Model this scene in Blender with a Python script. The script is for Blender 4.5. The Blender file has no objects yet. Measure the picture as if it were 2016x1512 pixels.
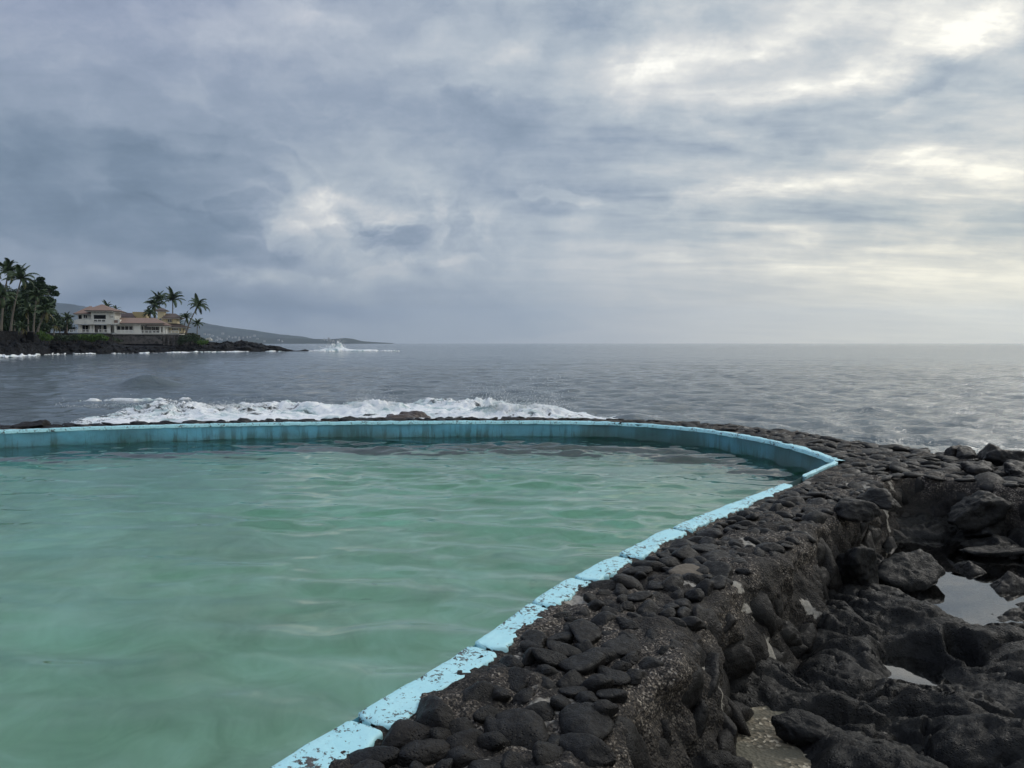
import bpy, math, random
import numpy as np
from mathutils import Vector, Matrix, Euler
R = math.radians
random.seed(7); rng = np.random.default_rng(11)
C = bpy.context.scene.collection
sc = bpy.context.scene
F = 1512.0; PIT = R(3.03); H = 1.7
SEA = -1.2; POOLZ = -0.33

def ray(px, py):
    u = (px-1008)/F; v = (756-py)/F
    return Vector((u, math.cos(PIT)+v*math.sin(PIT), -math.sin(PIT)+v*math.cos(PIT)))
def P(px, py, Y):                      # world point at depth Y
    d = ray(px, py); t = Y/d.y
    return Vector((d.x*t, Y, H+d.z*t))
def G(px, py, z=0):                    # world point at height z
    d = ray(px, py); t = (z-H)/d.z
    return Vector((d.x*t, d.y*t, z))

# ------------------------------------------------------------------ noise
def _h(ix, iy, iz, s):
    with np.errstate(over='ignore'):
        n = (ix.astype(np.uint32)*np.uint32(374761393) + iy.astype(np.uint32)*np.uint32(668265263)
             + iz.astype(np.uint32)*np.uint32(2147483647) + np.uint32(s*1274126177 & 0xffffffff))
        n = (n ^ (n >> np.uint32(13)))*np.uint32(1274126177)
        n = n ^ (n >> np.uint32(16)); n = n*np.uint32(2246822519); n ^= n >> np.uint32(15)
    return n.astype(np.float64)/4294967295.0
def vn(p, s=0):
    p = np.asarray(p, float); f = np.floor(p); i = f.astype(np.int64); t = p-f; t = t*t*t*(t*(t*6-15)+10)
    x, y, z = i[:, 0], i[:, 1], i[:, 2]; tx, ty, tz = t[:, 0], t[:, 1], t[:, 2]
    def L(a, b, k): return a+(b-a)*k
    c = [[[_h(x+a, y+b, z+c_, s) for c_ in (0, 1)] for b in (0, 1)] for a in (0, 1)]
    return L(L(L(c[0][0][0], c[1][0][0], tx), L(c[0][1][0], c[1][1][0], tx), ty),
             L(L(c[0][0][1], c[1][0][1], tx), L(c[0][1][1], c[1][1][1], tx), ty), tz)*2-1
def fbm(p, o=4, s=0, g=.5):
    a = 1; r = 0; q = np.array(p, float)
    for k in range(o):
        r = r+a*vn(q, s+k*17); q = q*2.03+13.7; a *= g
    return r
def xyz(x, y, z=0.0): return np.stack([x, y, np.zeros_like(x)+z], 1)
def sstep(x, a, b):
    t = np.clip((x-a)/(b-a), 0, 1); return t*t*(3-2*t)

# ------------------------------------------------------------------ mesh helpers
def mesh(name, v, f, mat=None, parent=None, smooth=True, mats=None, mi=None):
    me = bpy.data.meshes.new(name)
    v = np.asarray(v, np.float32)
    if isinstance(f, np.ndarray):
        n, k = f.shape
        me.vertices.add(len(v)); me.vertices.foreach_set('co', v.ravel())
        me.loops.add(n*k); me.loops.foreach_set('vertex_index', f.astype(np.int32).ravel())
        me.polygons.add(n); me.polygons.foreach_set('loop_start', np.arange(0, n*k, k, dtype=np.int32))
        me.polygons.foreach_set('loop_total', np.full(n, k, np.int32))
        me.update(calc_edges=True)
    else:
        me.from_pydata([tuple(map(float, q)) for q in v], [], f); me.update()
    me.polygons.foreach_set('use_smooth', np.full(len(me.polygons), smooth)); me.validate()
    for m in (mats or [mat]): me.materials.append(m)
    if mi is not None: me.polygons.foreach_set('material_index', np.asarray(mi, np.int32))
    o = bpy.data.objects.new(name, me); C.objects.link(o)
    if parent: adopt(o, parent)
    return o
def adopt(o, parent):
    o.parent = parent; o.matrix_parent_inverse = Matrix.Translation(-Vector(parent.location)) if parent.parent is None else Matrix.Identity(4)
def tag(o, label=None, cat=None, group=None, kind=None):
    if label: o['label'] = label
    if cat: o['category'] = cat
    if group: o['group'] = group
    if kind: o['kind'] = kind
    return o
def thing(name, label, cat, loc=(0, 0, 0), group=None):
    o = bpy.data.objects.new(name, None); o.empty_display_size = .2; C.objects.link(o); o.location = loc
    return tag(o, label, cat, group)
def grid_faces(nx, ny):
    i = np.arange(nx-1)[:, None]*ny+np.arange(ny-1)[None]; i = i.ravel()
    return np.stack([i, i+ny, i+ny+1, i+1], 1)
class MB:
    def __init__(s): s.v = []; s.f = []
    def add(s, v, f):
        n = len(s.v); s.v += [tuple(q) for q in v]; s.f += [tuple(i+n for i in q) for q in f]
    def box(s, a, b, M=None):
        x0, y0, z0 = a; x1, y1, z1 = b
        v = [(x0,y0,z0),(x1,y0,z0),(x1,y1,z0),(x0,y1,z0),(x0,y0,z1),(x1,y0,z1),(x1,y1,z1),(x0,y1,z1)]
        if M is not None: v = [M @ Vector(q) for q in v]
        s.add(v, [(0,3,2,1),(4,5,6,7),(0,1,5,4),(1,2,6,5),(2,3,7,6),(3,0,4,7)])
    def tube(s, pts, rad, n=8):
        vs = []; 
        for i, p in enumerate(pts):
            p = Vector(p); a = Vector(pts[max(i-1, 0)]); b = Vector(pts[min(i+1, len(pts)-1)])
            t = (b-a).normalized(); u = t.cross(Vector((.3, 1, .1))).normalized(); w = t.cross(u)
            vs += [p+(u*math.cos(2*math.pi*k/n)+w*math.sin(2*math.pi*k/n))*rad[i] for k in range(n)]
        f = [(i*n+k, i*n+(k+1) % n, (i+1)*n+(k+1) % n, (i+1)*n+k) for i in range(len(pts)-1) for k in range(n)]
        f += [tuple(range(n))[::-1], tuple((len(pts)-1)*n+k for k in range(n))]
        s.add(vs, f)
    def build(s, name, mat, parent=None, smooth=False): return mesh(name, s.v, s.f, mat, parent, smooth)

# ------------------------------------------------------------------ node helpers
class NT:
    def __init__(s, nt): s.nt = nt; nt.nodes.clear()
    def n(s, t, **k):
        x = s.nt.nodes.new(t)
        for a, b in k.items():
            if a[0] == '_': x.inputs[a[1:].replace('_', ' ')].default_value = b
            else: setattr(x, a, b)
        return x
    def l(s, a, b): s.nt.links.new(a, b)
    def set(s, sock, v):
        if isinstance(v, bpy.types.NodeSocket): s.l(v, sock)
        elif v is not None: sock.default_value = v
    def math(s, op, a, b=None, c=None, clamp=False):
        x = s.n('ShaderNodeMath', operation=op); x.use_clamp = clamp
        for i, v in enumerate((a, b, c)):
            if v is not None: s.set(x.inputs[i], v)
        return x.outputs[0]
    def noise(s, vec, scale, det=4, rough=.5, dist=0, out='Fac'):
        x = s.n('ShaderNodeTexNoise'); s.set(x.inputs['Vector'], vec); x.inputs['Scale'].default_value = scale
        x.inputs['Detail'].default_value = det; x.inputs['Roughness'].default_value = rough; x.inputs['Distortion'].default_value = dist
        return x.outputs[out]
    def voro(s, vec, scale, feat='F1', out='Distance', rnd=1):
        x = s.n('ShaderNodeTexVoronoi', feature=feat); s.set(x.inputs['Vector'], vec); x.inputs['Scale'].default_value = scale
        x.inputs['Randomness'].default_value = rnd
        return x.outputs[out]
    def ramp(s, v, stops, interp='LINEAR'):
        x = s.n('ShaderNodeValToRGB'); e = x.color_ramp.elements; x.color_ramp.interpolation = interp
        while len(e) < len(stops): e.new(.5)
        for q, (p, c) in zip(e, stops):
            q.position = p; q.color = (*c, 1) if isinstance(c, (tuple, list)) else (c, c, c, 1)
        s.set(x.inputs[0], v); return x.outputs[0]
    def mr(s, v, a, b, c=0, d=1, smooth=True):
        x = s.n('ShaderNodeMapRange', interpolation_type='SMOOTHSTEP' if smooth else 'LINEAR'); s.set(x.inputs[0], v)
        for i, q in enumerate((a, b, c, d)): x.inputs[i+1].default_value = q
        return x.outputs[0]
    def mix(s, f, a, b, bt='MIX'):
        x = s.n('ShaderNodeMix', data_type='RGBA', blend_type=bt); s.set(x.inputs[0], f)
        for i, v in ((6, a), (7, b)):
            if isinstance(v, (tuple, list)): v = (*v, 1) if len(v) == 3 else v
            s.set(x.inputs[i], v)
        return x.outputs[2]
    def mapping(s, vec, loc=(0,0,0), rot=(0,0,0), sc_=(1,1,1), typ='POINT'):
        x = s.n('ShaderNodeMapping', vector_type=typ); s.set(x.inputs[0], vec)
        x.inputs[1].default_value = loc; x.inputs[2].default_value = rot; x.inputs[3].default_value = sc_
        return x.outputs[0]
    def bump(s, h, strength, dist, normal=None):
        x = s.n('ShaderNodeBump'); x.inputs['Strength'].default_value = strength; x.inputs['Distance'].default_value = dist
        s.set(x.inputs['Height'], h)
        if normal is not None: s.l(normal, x.inputs['Normal'])
        return x.outputs[0]
def material(name):
    m = bpy.data.materials.new(name); m.use_nodes = True; t = NT(m.node_tree)
    o = t.n('ShaderNodeOutputMaterial'); return m, t, o
def principled(t, o, col, rough=.6, normal=None, **k):
    b = t.n('ShaderNodeBsdfPrincipled')
    if isinstance(col, (tuple, list)): col = (*col, 1)
    t.set(b.inputs['Base Color'], col); t.set(b.inputs['Roughness'], rough)
    if normal is not None: t.l(normal, b.inputs['Normal'])
    for a, v in k.items(): t.set(b.inputs[a.replace('_', ' ')], v)
    t.l(b.outputs[0], o.inputs[0]); return b
def simple(name, col, rough=.7, var=.25, scale=1.5, bump=0, bs=20, bd=.01):
    m, t, o = material(name); g = t.n('ShaderNodeNewGeometry').outputs['Position']
    f = t.noise(g, scale, 5, .6)
    c = t.mix(f, tuple(x*(1-var) for x in col), tuple(min(1, x*(1+var)) for x in col))
    nm = t.bump(t.noise(g, bs, 4), bump, bd) if bump else None
    principled(t, o, c, rough, nm); return m

# ------------------------------------------------------------------ materials
def mat_basalt(name, dark=(.002,.002,.0024), light=(.015,.014,.013), fine=1.0, random_obj=True, patches=False, spec=.24):
    m, t, o = material(name); g = t.n('ShaderNodeNewGeometry').outputs['Position']
    n1 = t.noise(g, 2.2*fine, 6, .6); n2 = t.noise(g, 26*fine, 5, .65)
    v = t.math('MULTIPLY_ADD', n2, .55, t.math('MULTIPLY', n1, .5))
    c = t.ramp(v, [(.32, dark), (.52, tuple((a+b)*.42 for a, b in zip(dark, light))), (.78, light)])
    hue = t.noise(g, 1.1*fine, 3, .5)
    c = t.mix(t.mr(hue, .4, .7, 0, .55), c, t.mix(1.0, c, (1.15, 1.02, .82), 'MULTIPLY'))
    if random_obj:
        rnd = t.n('ShaderNodeObjectInfo').outputs['Random']
        c = t.mix(t.mr(rnd, 0, 1, 0, .6, False), c, t.mix(1.0, c, (2.2, 2.0, 1.85), 'MULTIPLY'))
    # pale salt and shell specks
    sp = t.voro(g, 38*fine); c = t.mix(t.math('MULTIPLY', t.mr(sp, .035, .06, 1, 0), t.mr(t.noise(g, 3*fine, 2), .52, .62, 0, .8)), c, (.22, .20, .17))
    if patches:
        pz = t.n('ShaderNodeSeparateXYZ'); t.l(g, pz.inputs[0])
        pm = t.mr(t.noise(g, 1.7, 6, .65, .6), .58, .66, 0, .55)
        c = t.mix(pm, c, t.ramp(t.noise(g, 60, 4, .7), [(.3, (.007,.0075,.006)), (.7, (.028,.026,.020))]))
    ves = t.voro(g, 62*fine); ves2 = t.voro(g, 130*fine)
    pit = t.math('ADD', t.mr(ves, .1, .42, 0, 1), t.math('MULTIPLY', t.mr(ves2, .1, .4, 0, 1), .5))
    h = t.math('MULTIPLY_ADD', t.noise(g, 14*fine, 8, .68), 2.2, t.math('MULTIPLY', pit, t.mr(t.noise(g, 3.3*fine, 3), .42, .6, .12, .8)))
    nm = t.bump(h, .85, .011/fine)
    principled(t, o, c, t.mr(n2, .3, .7, .34, .72), nm, Specular_IOR_Level=spec); return m
M = {}
M['basalt'] = mat_basalt('basalt_stone')
M['lava'] = mat_basalt('lava_rock', (.0018,.0019,.0022), (.009,.009,.0085), .8, False, True)
M['far_lava'] = mat_basalt('shore_lava', (.002,.0023,.003), (.012,.0115,.012), .06, False, False, .08)
def mat_mortar():
    m, t, o = material('mortar'); g = t.n('ShaderNodeNewGeometry').outputs['Position']
    zs_ = t.n('ShaderNodeSeparateXYZ'); t.l(g, zs_.inputs[0]); zz_ = zs_.outputs[2]
    agg = t.voro(g, 95, out='Color'); aggv = t.n('ShaderNodeSeparateColor'); t.l(agg, aggv.inputs[0])
    peb = t.ramp(aggv.outputs[0], [(0, (.012,.011,.010)), (.5, (.040,.033,.028)), (.85, (.14,.115,.09)), (1, (.34,.30,.25))])
    base = t.ramp(t.noise(g, 18, 6, .7), [(.3, (.005,.0048,.0048)), (.7, (.020,.017,.0145))])
    c = t.mix(t.math('MULTIPLY', t.mr(t.noise(g, 1.4, 5, .6), .42, .53, .2, .95), t.mr(zz_, -.35, -.05, .25, 1)), base, peb)
    pale = t.mr(t.noise(g, 2.3, 5, .55, .5), .615, .64)
    c = t.mix(pale, c, t.ramp(t.noise(g, 40, 4), [(.3, (.20,.185,.16)), (.7, (.38,.35,.30))]))
    h = t.math('ADD', t.math('MULTIPLY', t.voro(g, 75), t.mr(pale, 0, 1, .9, .1)), t.noise(g, 22, 8, .7))
    principled(t, o, c, .8, t.bump(h, .9, .012), Specular_IOR_Level=.3); return m
M['mortar'] = mat_mortar()
def mat_paint(name, algae=False):
    m, t, o = material(name); g = t.n('ShaderNodeNewGeometry').outputs['Position']
    sz = t.n('ShaderNodeSeparateXYZ'); t.l(g, sz.inputs[0]); z = sz.outputs[2]
    col = t.ramp(t.noise(g, 5, 5, .6), [(.3, (.42,.77,.83)), (.7, (.50,.83,.87))])
    chip = t.math('ADD', t.math('MULTIPLY', t.noise(t.mapping(g, sc_=(1, 1, 1)), 34, 7, .72), .72), t.math('MULTIPLY', t.noise(g, 4.5, 4, .6), .36))
    thr = (.598, .612) if not algae else (.69, .71)
    cm = t.mr(chip, *thr)
    under = t.ramp(t.noise(g, 50, 3), [(.3, (.03,.028,.026)), (.75, (.13,.12,.11))])
    if algae:
        col = t.mix(1.0, col, (.30,.50,.62), 'MULTIPLY')
        st = t.noise(t.mapping(g, sc_=(3.2, 3.2, .35)), 2.2, 6, .65)
        drip = t.math('MULTIPLY', t.mr(st, .47, .6), t.mr(z, -.42, .0, 1, .25))
        col = t.mix(t.math('MULTIPLY', drip, .8), col, (.035,.062,.045))
        grime = t.math('ADD', t.mr(z, -.50, -.12, 1, 0), t.math('MULTIPLY_ADD', t.noise(g, 2.3, 5, .65), 1.6, -.75), clamp=True)
        col = t.mix(t.math('MULTIPLY', grime, .9), col, t.mix(t.noise(g, 7, 4), (.03,.075,.065), (.09,.15,.12)))
        drk = t.math('MULTIPLY', t.mr(t.noise(t.mapping(g, sc_=(7, 7, .6)), 1.6, 5, .7), .64, .70), .85)
        col = t.mix(drk, col, (.02,.026,.022))
        sxx = t.n('ShaderNodeSeparateXYZ'); t.l(g, sxx.inputs[0]); blk = t.math('ADD', t.mr(t.noise(g, .33, 3, .6), .45, .62, 0, .55), t.mr(sxx.outputs[0], -2.5, 3.5, 0, .4), clamp=True); col = t.mix(blk, col, (.055,.105,.10))
    c = t.mix(cm, col, under)
    h = t.math('SUBTRACT', t.noise(g, 30, 6, .6), cm)
    principled(t, o, c, .55, t.bump(h, .6, .006)); return m
M['paint'] = mat_paint('weathered_blue_paint'); M['pool_face'] = mat_paint('stained_blue_paint', True)
def mat_pool_floor():
    m, t, o = material('pool_bottom'); g = t.n('ShaderNodeNewGeometry').outputs['Position']
    a = t.noise(g, .32, 5, .6); b = t.noise(g, 1.3, 6, .68, .8); ca = t.noise(t.mapping(g, rot=(0,0,.3), sc_=(.8, 1.6, 1)), 2.2, 3, .6, 1.6)
    v = t.math('ADD', t.math('MULTIPLY', a, .5), t.math('MULTIPLY', b, .5))
    c = t.ramp(v, [(.3, (.34,.42,.26)), (.48, (.62,.68,.51)), (.62, (.86,.88,.76))])
    sp = t.mr(t.noise(g, 2.4, 4, .7), .68, .74, 0, .5)
    c = t.mix(sp, c, (.14,.17,.11))
    principled(t, o, c, .9); return m
M['pool_floor'] = mat_pool_floor()
def mat_water(name, tint=(1,1,1), vol=None, ior=1.33, bump=None, refr=False):
    m, t, o = material(name)
    g = t.n('ShaderNodeNewGeometry').outputs['Position']
    nm = t.bump(t.noise(g, bump[0], 3, .5), bump[1], bump[2]) if bump else None
    fr = t.n('ShaderNodeFresnel'); fr.inputs[0].default_value = ior
    gl = t.n('ShaderNodeBsdfGlossy'); gl.inputs['Roughness'].default_value = .01; gl.inputs['Color'].default_value = (1,1,1,1)
    if nm is not None: t.l(nm, fr.inputs['Normal']); t.l(nm, gl.inputs['Normal'])
    tr = t.n('ShaderNodeBsdfRefraction' if refr else 'ShaderNodeBsdfTransparent'); tr.inputs[0].default_value = (*tint, 1)
    if refr: tr.inputs['Roughness'].default_value = 0; tr.inputs['IOR'].default_value = 1.33
    mx = t.n('ShaderNodeMixShader'); t.l(fr.outputs[0], mx.inputs[0]); t.l(tr.outputs[0], mx.inputs[1]); t.l(gl.outputs[0], mx.inputs[2])
    t.l(mx.outputs[0], o.inputs[0])
    if vol:
        v = t.n('ShaderNodeVolumeAbsorption'); v.inputs[0].default_value = (*vol[0], 1); v.inputs[1].default_value = vol[1]
        t.l(v.outputs[0], o.inputs['Volume'])
    return m
M['pool_water'] = mat_water('pool_water', ior=1.50, vol=((.33,.87,.73), .38), refr=True)
M['tide'] = mat_water('tide_pool_water', tint=(.5,.5,.45), ior=2.7)
def mat_sea():
    m, t, o = material('sea_water'); g = t.n('ShaderNodeNewGeometry').outputs['Position']
    h = t.math('ADD', t.math('MULTIPLY', t.noise(t.mapping(g, rot=(0,0,.35), sc_=(.55, 1.0, 1)), .9, 7, .66, .4), .75),
               t.math('MULTIPLY', t.noise(t.mapping(g, rot=(0,0,-.3), sc_=(.7, 1.0, 1)), 3.6, 4, .6, .3), .20))
    h2 = t.noise(t.mapping(g, rot=(0,0,.2), sc_=(.5, 1, 1)), .09, 5, .6)
    h = t.math('MULTIPLY_ADD', h2, 4.5, h)
    nm = t.bump(h, 1.0, .40)
    principled(t, o, t.ramp(t.noise(g, .02, 3), [(.35, (.065,.092,.104)), (.65, (.085,.112,.120))]), .08, nm, IOR=1.58, Specular_IOR_Level=.5); return m
M['sea'] = mat_sea()
def mat_foam(name='sea_foam', sc_=1.0, lacy=True):
    m, t, o = material(name); g = t.n('ShaderNodeNewGeometry').outputs['Position']
    n = t.noise(t.mapping(g, sc_=(.55, 1, 1)), 1.3*sc_, 8, .68, .5)
    c = t.ramp(n, [(.33, (.22,.33,.34)), (.43, (.60,.68,.68)), (.50, (.84,.85,.85))])
    b = principled(t, o, c, .65, t.bump(t.noise(g, 7*sc_, 8, .75), .5, .04))
    lace = t.math('ADD', t.noise(t.mapping(g, sc_=(.6, 1, 1)), 2.6*sc_, 9, .72, .6), t.math('MULTIPLY', t.noise(t.mapping(g, sc_=(.4, 1, 1)), .45*sc_, 4, .6), .55))
    t.l(t.mr(lace, .64, .74, 0 if lacy else 1, 1), b.inputs['Alpha']); return m
M['foam'] = mat_foam(); M['shore_foam'] = mat_foam('shore_foam', .4, False); M['drop'] = mat_foam('spray_drops', 1, False)
M['sand'] = None
def mat_sand():
    m, t, o = material('shell_sand'); g = t.n('ShaderNodeNewGeometry').outputs['Position']
    sp = t.n('ShaderNodeSeparateColor'); t.l(t.voro(g, 45, out='Color'), sp.inputs[0])
    c = t.ramp(sp.outputs[0], [(0, (.05,.045,.03)), (.5, (.12,.10,.065)), (.85, (.22,.18,.12)), (1, (.5,.44,.33))])
    c = t.mix(t.mr(t.noise(g, 5, 4), .42, .58), c, (.11,.10,.07))
    principled(t, o, c, .8, t.bump(t.voro(g, 45), .7, .01)); return m
M['sand'] = mat_sand()
M['tan_rock'] = simple('tan_stone', (.14,.115,.085), .8, .5, 12, .8, 40, .01)
M['brown_rock'] = simple('brown_wet_rock', (.055,.035,.026), .4, .5, 3, .8, 8, .05)
M['house_white'] = simple('white_stucco', (.62,.61,.56), .8, .07, .5)
M['house_cream'] = simple('cream_stucco', (.58,.50,.32), .8, .08, .5)
M['house_tan'] = simple('tan_stucco', (.42,.33,.17), .8, .08, .5)
def mat_tiles(name, col):
    m, t, o = material(name); g = t.n('ShaderNodeNewGeometry').outputs['Position']
    w = t.n('ShaderNodeTexWave', bands_direction='Z'); t.l(g, w.inputs[0]); w.inputs['Scale'].default_value = 2.2; w.inputs['Distortion'].default_value = .5
    c = t.mix(t.noise(g, 1.2, 6, .7), tuple(x*.75 for x in col), tuple(x*1.25 for x in col))
    principled(t, o, c, .8, t.bump(w.outputs['Fac'], .5, .05)); return m
M['roof_tan'] = mat_tiles('tan_roof_tiles', (.24,.16,.125)); M['roof_dark'] = mat_tiles('dark_roof_tiles', (.055,.036,.036)); M['roof_brown'] = mat_tiles('brown_roof_tiles', (.10,.075,.065))
M['fascia'] = simple('dark_fascia', (.05,.03,.028)); 
def mat_glass():
    m, t, o = material('window_glass'); principled(t, o, (.012,.013,.016), .12, Specular_IOR_Level=.5); return m
M['glass'] = mat_glass()
M['shade'] = simple('grey_screen', (.17,.165,.16), .7, .1)
M['white_metal'] = simple('white_painted_rail', (.72,.72,.69), .5, .04)
M['trunk'] = simple('palm_bark', (.16,.14,.115), .9, .35, 1.2)
M['dtrunk'] = simple('dark_bark', (.07,.055,.045), .9, .35, 1.2)
def mat_leaf(name, col, var=.45):
    m, t, o = material(name); g = t.n('ShaderNodeNewGeometry').outputs['Position']
    c = t.mix(t.noise(g, .9, 5, .7), tuple(x*(1-var) for x in col), tuple(x*(1+var) for x in col))
    principled(t, o, c, .5, Specular_IOR_Level=.3); return m
M['palm_leaf'] = mat_leaf('palm_leaf', (.055,.085,.036)); M['palm_leaf_old'] = mat_leaf('yellowing_palm_leaf', (.12,.115,.04))
M['tree_leaf'] = mat_leaf('dark_tree_leaf', (.032,.058,.025)); M['bush_leaf'] = mat_leaf('bright_shrub_leaf', (.075,.14,.025)); M['bush_dark'] = mat_leaf('dull_shrub_leaf', (.04,.065,.03))
M['grass'] = simple('lawn_grass', (.10,.13,.04), .9, .3, .3)
def mat_wallstone():
    m, t, o = material('fitted_stone'); g = t.n('ShaderNodeNewGeometry').outputs['Position']
    e = t.voro(g, 1.3, 'DISTANCE_TO_EDGE'); sp = t.n('ShaderNodeSeparateColor'); t.l(t.voro(g, 1.3, out='Color'), sp.inputs[0])
    c = t.ramp(sp.outputs[0], [(0, (.035,.034,.034)), (1, (.13,.12,.115))]); c = t.mix(t.mr(e, .02, .07), (.13,.125,.12), c)
    principled(t, o, c, .9, t.bump(t.mr(e, 0, .12), .6, .08)); return m
M['wallstone'] = mat_wallstone()
def mat_hill():
    m, t, o = material('hill_scrub'); g = t.n('ShaderNodeNewGeometry').outputs['Position']
    c = t.ramp(t.noise(t.mapping(g, sc_=(1, .35, 1)), .006, 8, .65), [(.35, (.024,.034,.028)), (.55, (.045,.058,.042)), (.75, (.08,.09,.066))])
    principled(t, o, c, .95); return m
M['hill'] = mat_hill()
M['town_wall'] = simple('pale_town_wall', (.45,.45,.44), .8, .05, .1)

# ------------------------------------------------------------------ polygons
def catmull(pts, closed=True, step=.12):
    pts = [np.array(p, float) for p in pts]; n = len(pts); out = []
    for i in range(n if closed else n-1):
        if closed: p0, p1, p2, p3 = pts[i-1], pts[i], pts[(i+1) % n], pts[(i+2) % n]
        else: p0, p1, p2, p3 = pts[max(i-1, 0)], pts[i], pts[i+1], pts[min(i+2, n-1)]
        k = max(1, int(np.linalg.norm(p2-p1)/step))
        for j in range(k):
            t = j/k
            out.append(.5*((2*p1)+(-p0+p2)*t+(2*p0-5*p1+4*p2-p3)*t*t+(-p0+3*p1-3*p2+p3)*t**3))
    if not closed: out.append(pts[-1])
    return np.array(out)
def linear(pts, closed=False, step=.12):
    out = []; n = len(pts)
    for i in range(n if closed else n-1):
        a = np.array(pts[i], float); b = np.array(pts[(i+1) % n], float); k = max(1, int(np.linalg.norm(b-a)/step))
        out += [a+(b-a)*j/k for j in range(k)]
    if not closed: out.append(np.array(pts[-1], float))
    return np.array(out)
def inside(poly, p):
    x, y = p[:, 0], p[:, 1]; r = np.zeros(len(p), bool)
    for i in range(len(poly)):
        x0, y0 = poly[i-1]; x1, y1 = poly[i]
        if y0 == y1: continue
        c = ((y0 > y) != (y1 > y)); r ^= c & (x < (x1-x0)*(y-y0)/(y1-y0)+x0)
    return r
def nearest(poly, p):
    best = np.full(len(p), 1e9); q = np.zeros((len(p), 2))
    for i in range(len(poly)):
        a = poly[i-1]; b = poly[i]; ab = b-a; L = ab@ab
        if L < 1e-12: continue
        t = np.clip(((p-a)@ab)/L, 0, 1); c = a+t[:, None]*ab; d = np.hypot(*(p-c).T)
        m = d < best; best[m] = d[m]; q[m] = c[m]
    return best, q
far_arc = [(-16,7),(-15,11),(-12.8,13.4),(-9.97,14.89),(-7.44,15.82),(-4.45,16.43),(-1.19,16.68),(1.02,16.64),(2.09,16.43),(3.07,15.85),(3.86,14.93),(4.41,13.6),(4.66,12.4),(4.68,11.02)]
near_rim = [(4.68,11.02),(3.87,9.98),(3.40,9.32),(2.46,8.2),(1.45,6.95),(.84,6.06),(.30,5.24),(-.22,4.23),(-.66,3.47),(-.94,2.99),(-1.5,2.0),(-2.6,.1),(-4,-2.2)]
back_arc = [(-4,-2.2),(-10,-2.5),(-14,1),(-16,7)]
A1 = catmull(far_arc, False, .12); A2 = catmull(near_rim, False, .06); A3 = catmull(back_arc, False, .4)
POOL = np.vstack([A1[:-1], A2[:-1], A3[:-1]])
outer = [(2.4,-4.5),(2.3,1.9),(.75,2.35),(.27,2.99),(.42,3.37),(.76,4.04),(1.18,4.83),(1.60,5.46),(2.38,6.45),(3.22,7.63),(4.20,8.98),(4.95,9.8),(5.5,9.62),(6.04,9.0),(7.0,8.0),(9,6.6),(14,6),(14,8.2),(9.4,9.0),(7.5,10.4),(6.95,11.5),(6.5,12.3),(6.05,13.2),(5.4,14.6),(4.6,15.8),(3.4,16.75),(2,17.15),(-1.2,17.35),(-4.5,17.1),(-7.5,16.5),(-10.2,15.6),(-13.2,14.1),(-16,11.5),(-17,7),(-15,0),(-11,-4.5)]
OUT = linear([tuple(p) for p in catmull(outer, True, .25)], True, .1)
wob = fbm(xyz(OUT[:, 0]*2.2, OUT[:, 1]*2.2), 4, 3)*.07
tn = np.roll(OUT, -1, 0)-np.roll(OUT, 1, 0); nn = np.stack([tn[:, 1], -tn[:, 0]], 1); nn /= np.linalg.norm(nn, axis=1)[:, None]+1e-9
OUT = OUT+nn*wob[:, None]
def wall_sdf(p):                      # >0 outside the mortar body; q nearest boundary point
    dp, qp = nearest(POOL, p); ip = inside(POOL, p); do, qo = nearest(OUT, p); io = inside(OUT, p)
    sp = np.where(ip, dp, -dp)+.10; so = np.where(io, -do, do)
    return sp, so, qp, qo

# ------------------------------------------------------------------ camera, light, world
cam = bpy.data.cameras.new('camera'); co = bpy.data.objects.new('camera', cam); C.objects.link(co)
cam.sensor_width = 36; cam.lens = 27.0; cam.clip_end = 40000; cam.clip_start = .05
co.location = (0, 0, H); co.rotation_euler = (R(90)-PIT, 0, 0); sc.camera = co
SUN_AZ = R(52); SUN_EL = R(32)         # clockwise from +Y
sl = bpy.data.lights.new('sun', 'SUN'); so_ = bpy.data.objects.new('sun', sl); C.objects.link(so_)
sl.energy = 1.0; sl.angle = R(14); sl.color = (1, .95, .87)
sd = Vector((math.sin(SUN_AZ)*math.cos(SUN_EL), math.cos(SUN_AZ)*math.cos(SUN_EL), math.sin(SUN_EL)))
so_.rotation_euler = sd.to_track_quat('Z', 'Y').to_euler(); so_.location = (20, 20, 40)

w = bpy.data.worlds.new('World'); sc.world = w; w.use_nodes = True; t = NT(w.node_tree)
wo = t.n('ShaderNodeOutputWorld')
tc = t.n('ShaderNodeTexCoord').outputs['Generated']
sx = t.n('ShaderNodeSeparateXYZ'); t.l(tc, sx.inputs[0]); X_, Y_, Z_ = sx.outputs
az = t.math('ARCTAN2', X_, Y_); el = t.math('ARCSINE', t.math('MAXIMUM', t.math('MINIMUM', Z_, 1.0), 0.0))
cb = t.n('ShaderNodeCombineXYZ'); t.l(az, cb.inputs[0]); t.l(el, cb.inputs[1]); AE = cb.outputs[0]
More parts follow.
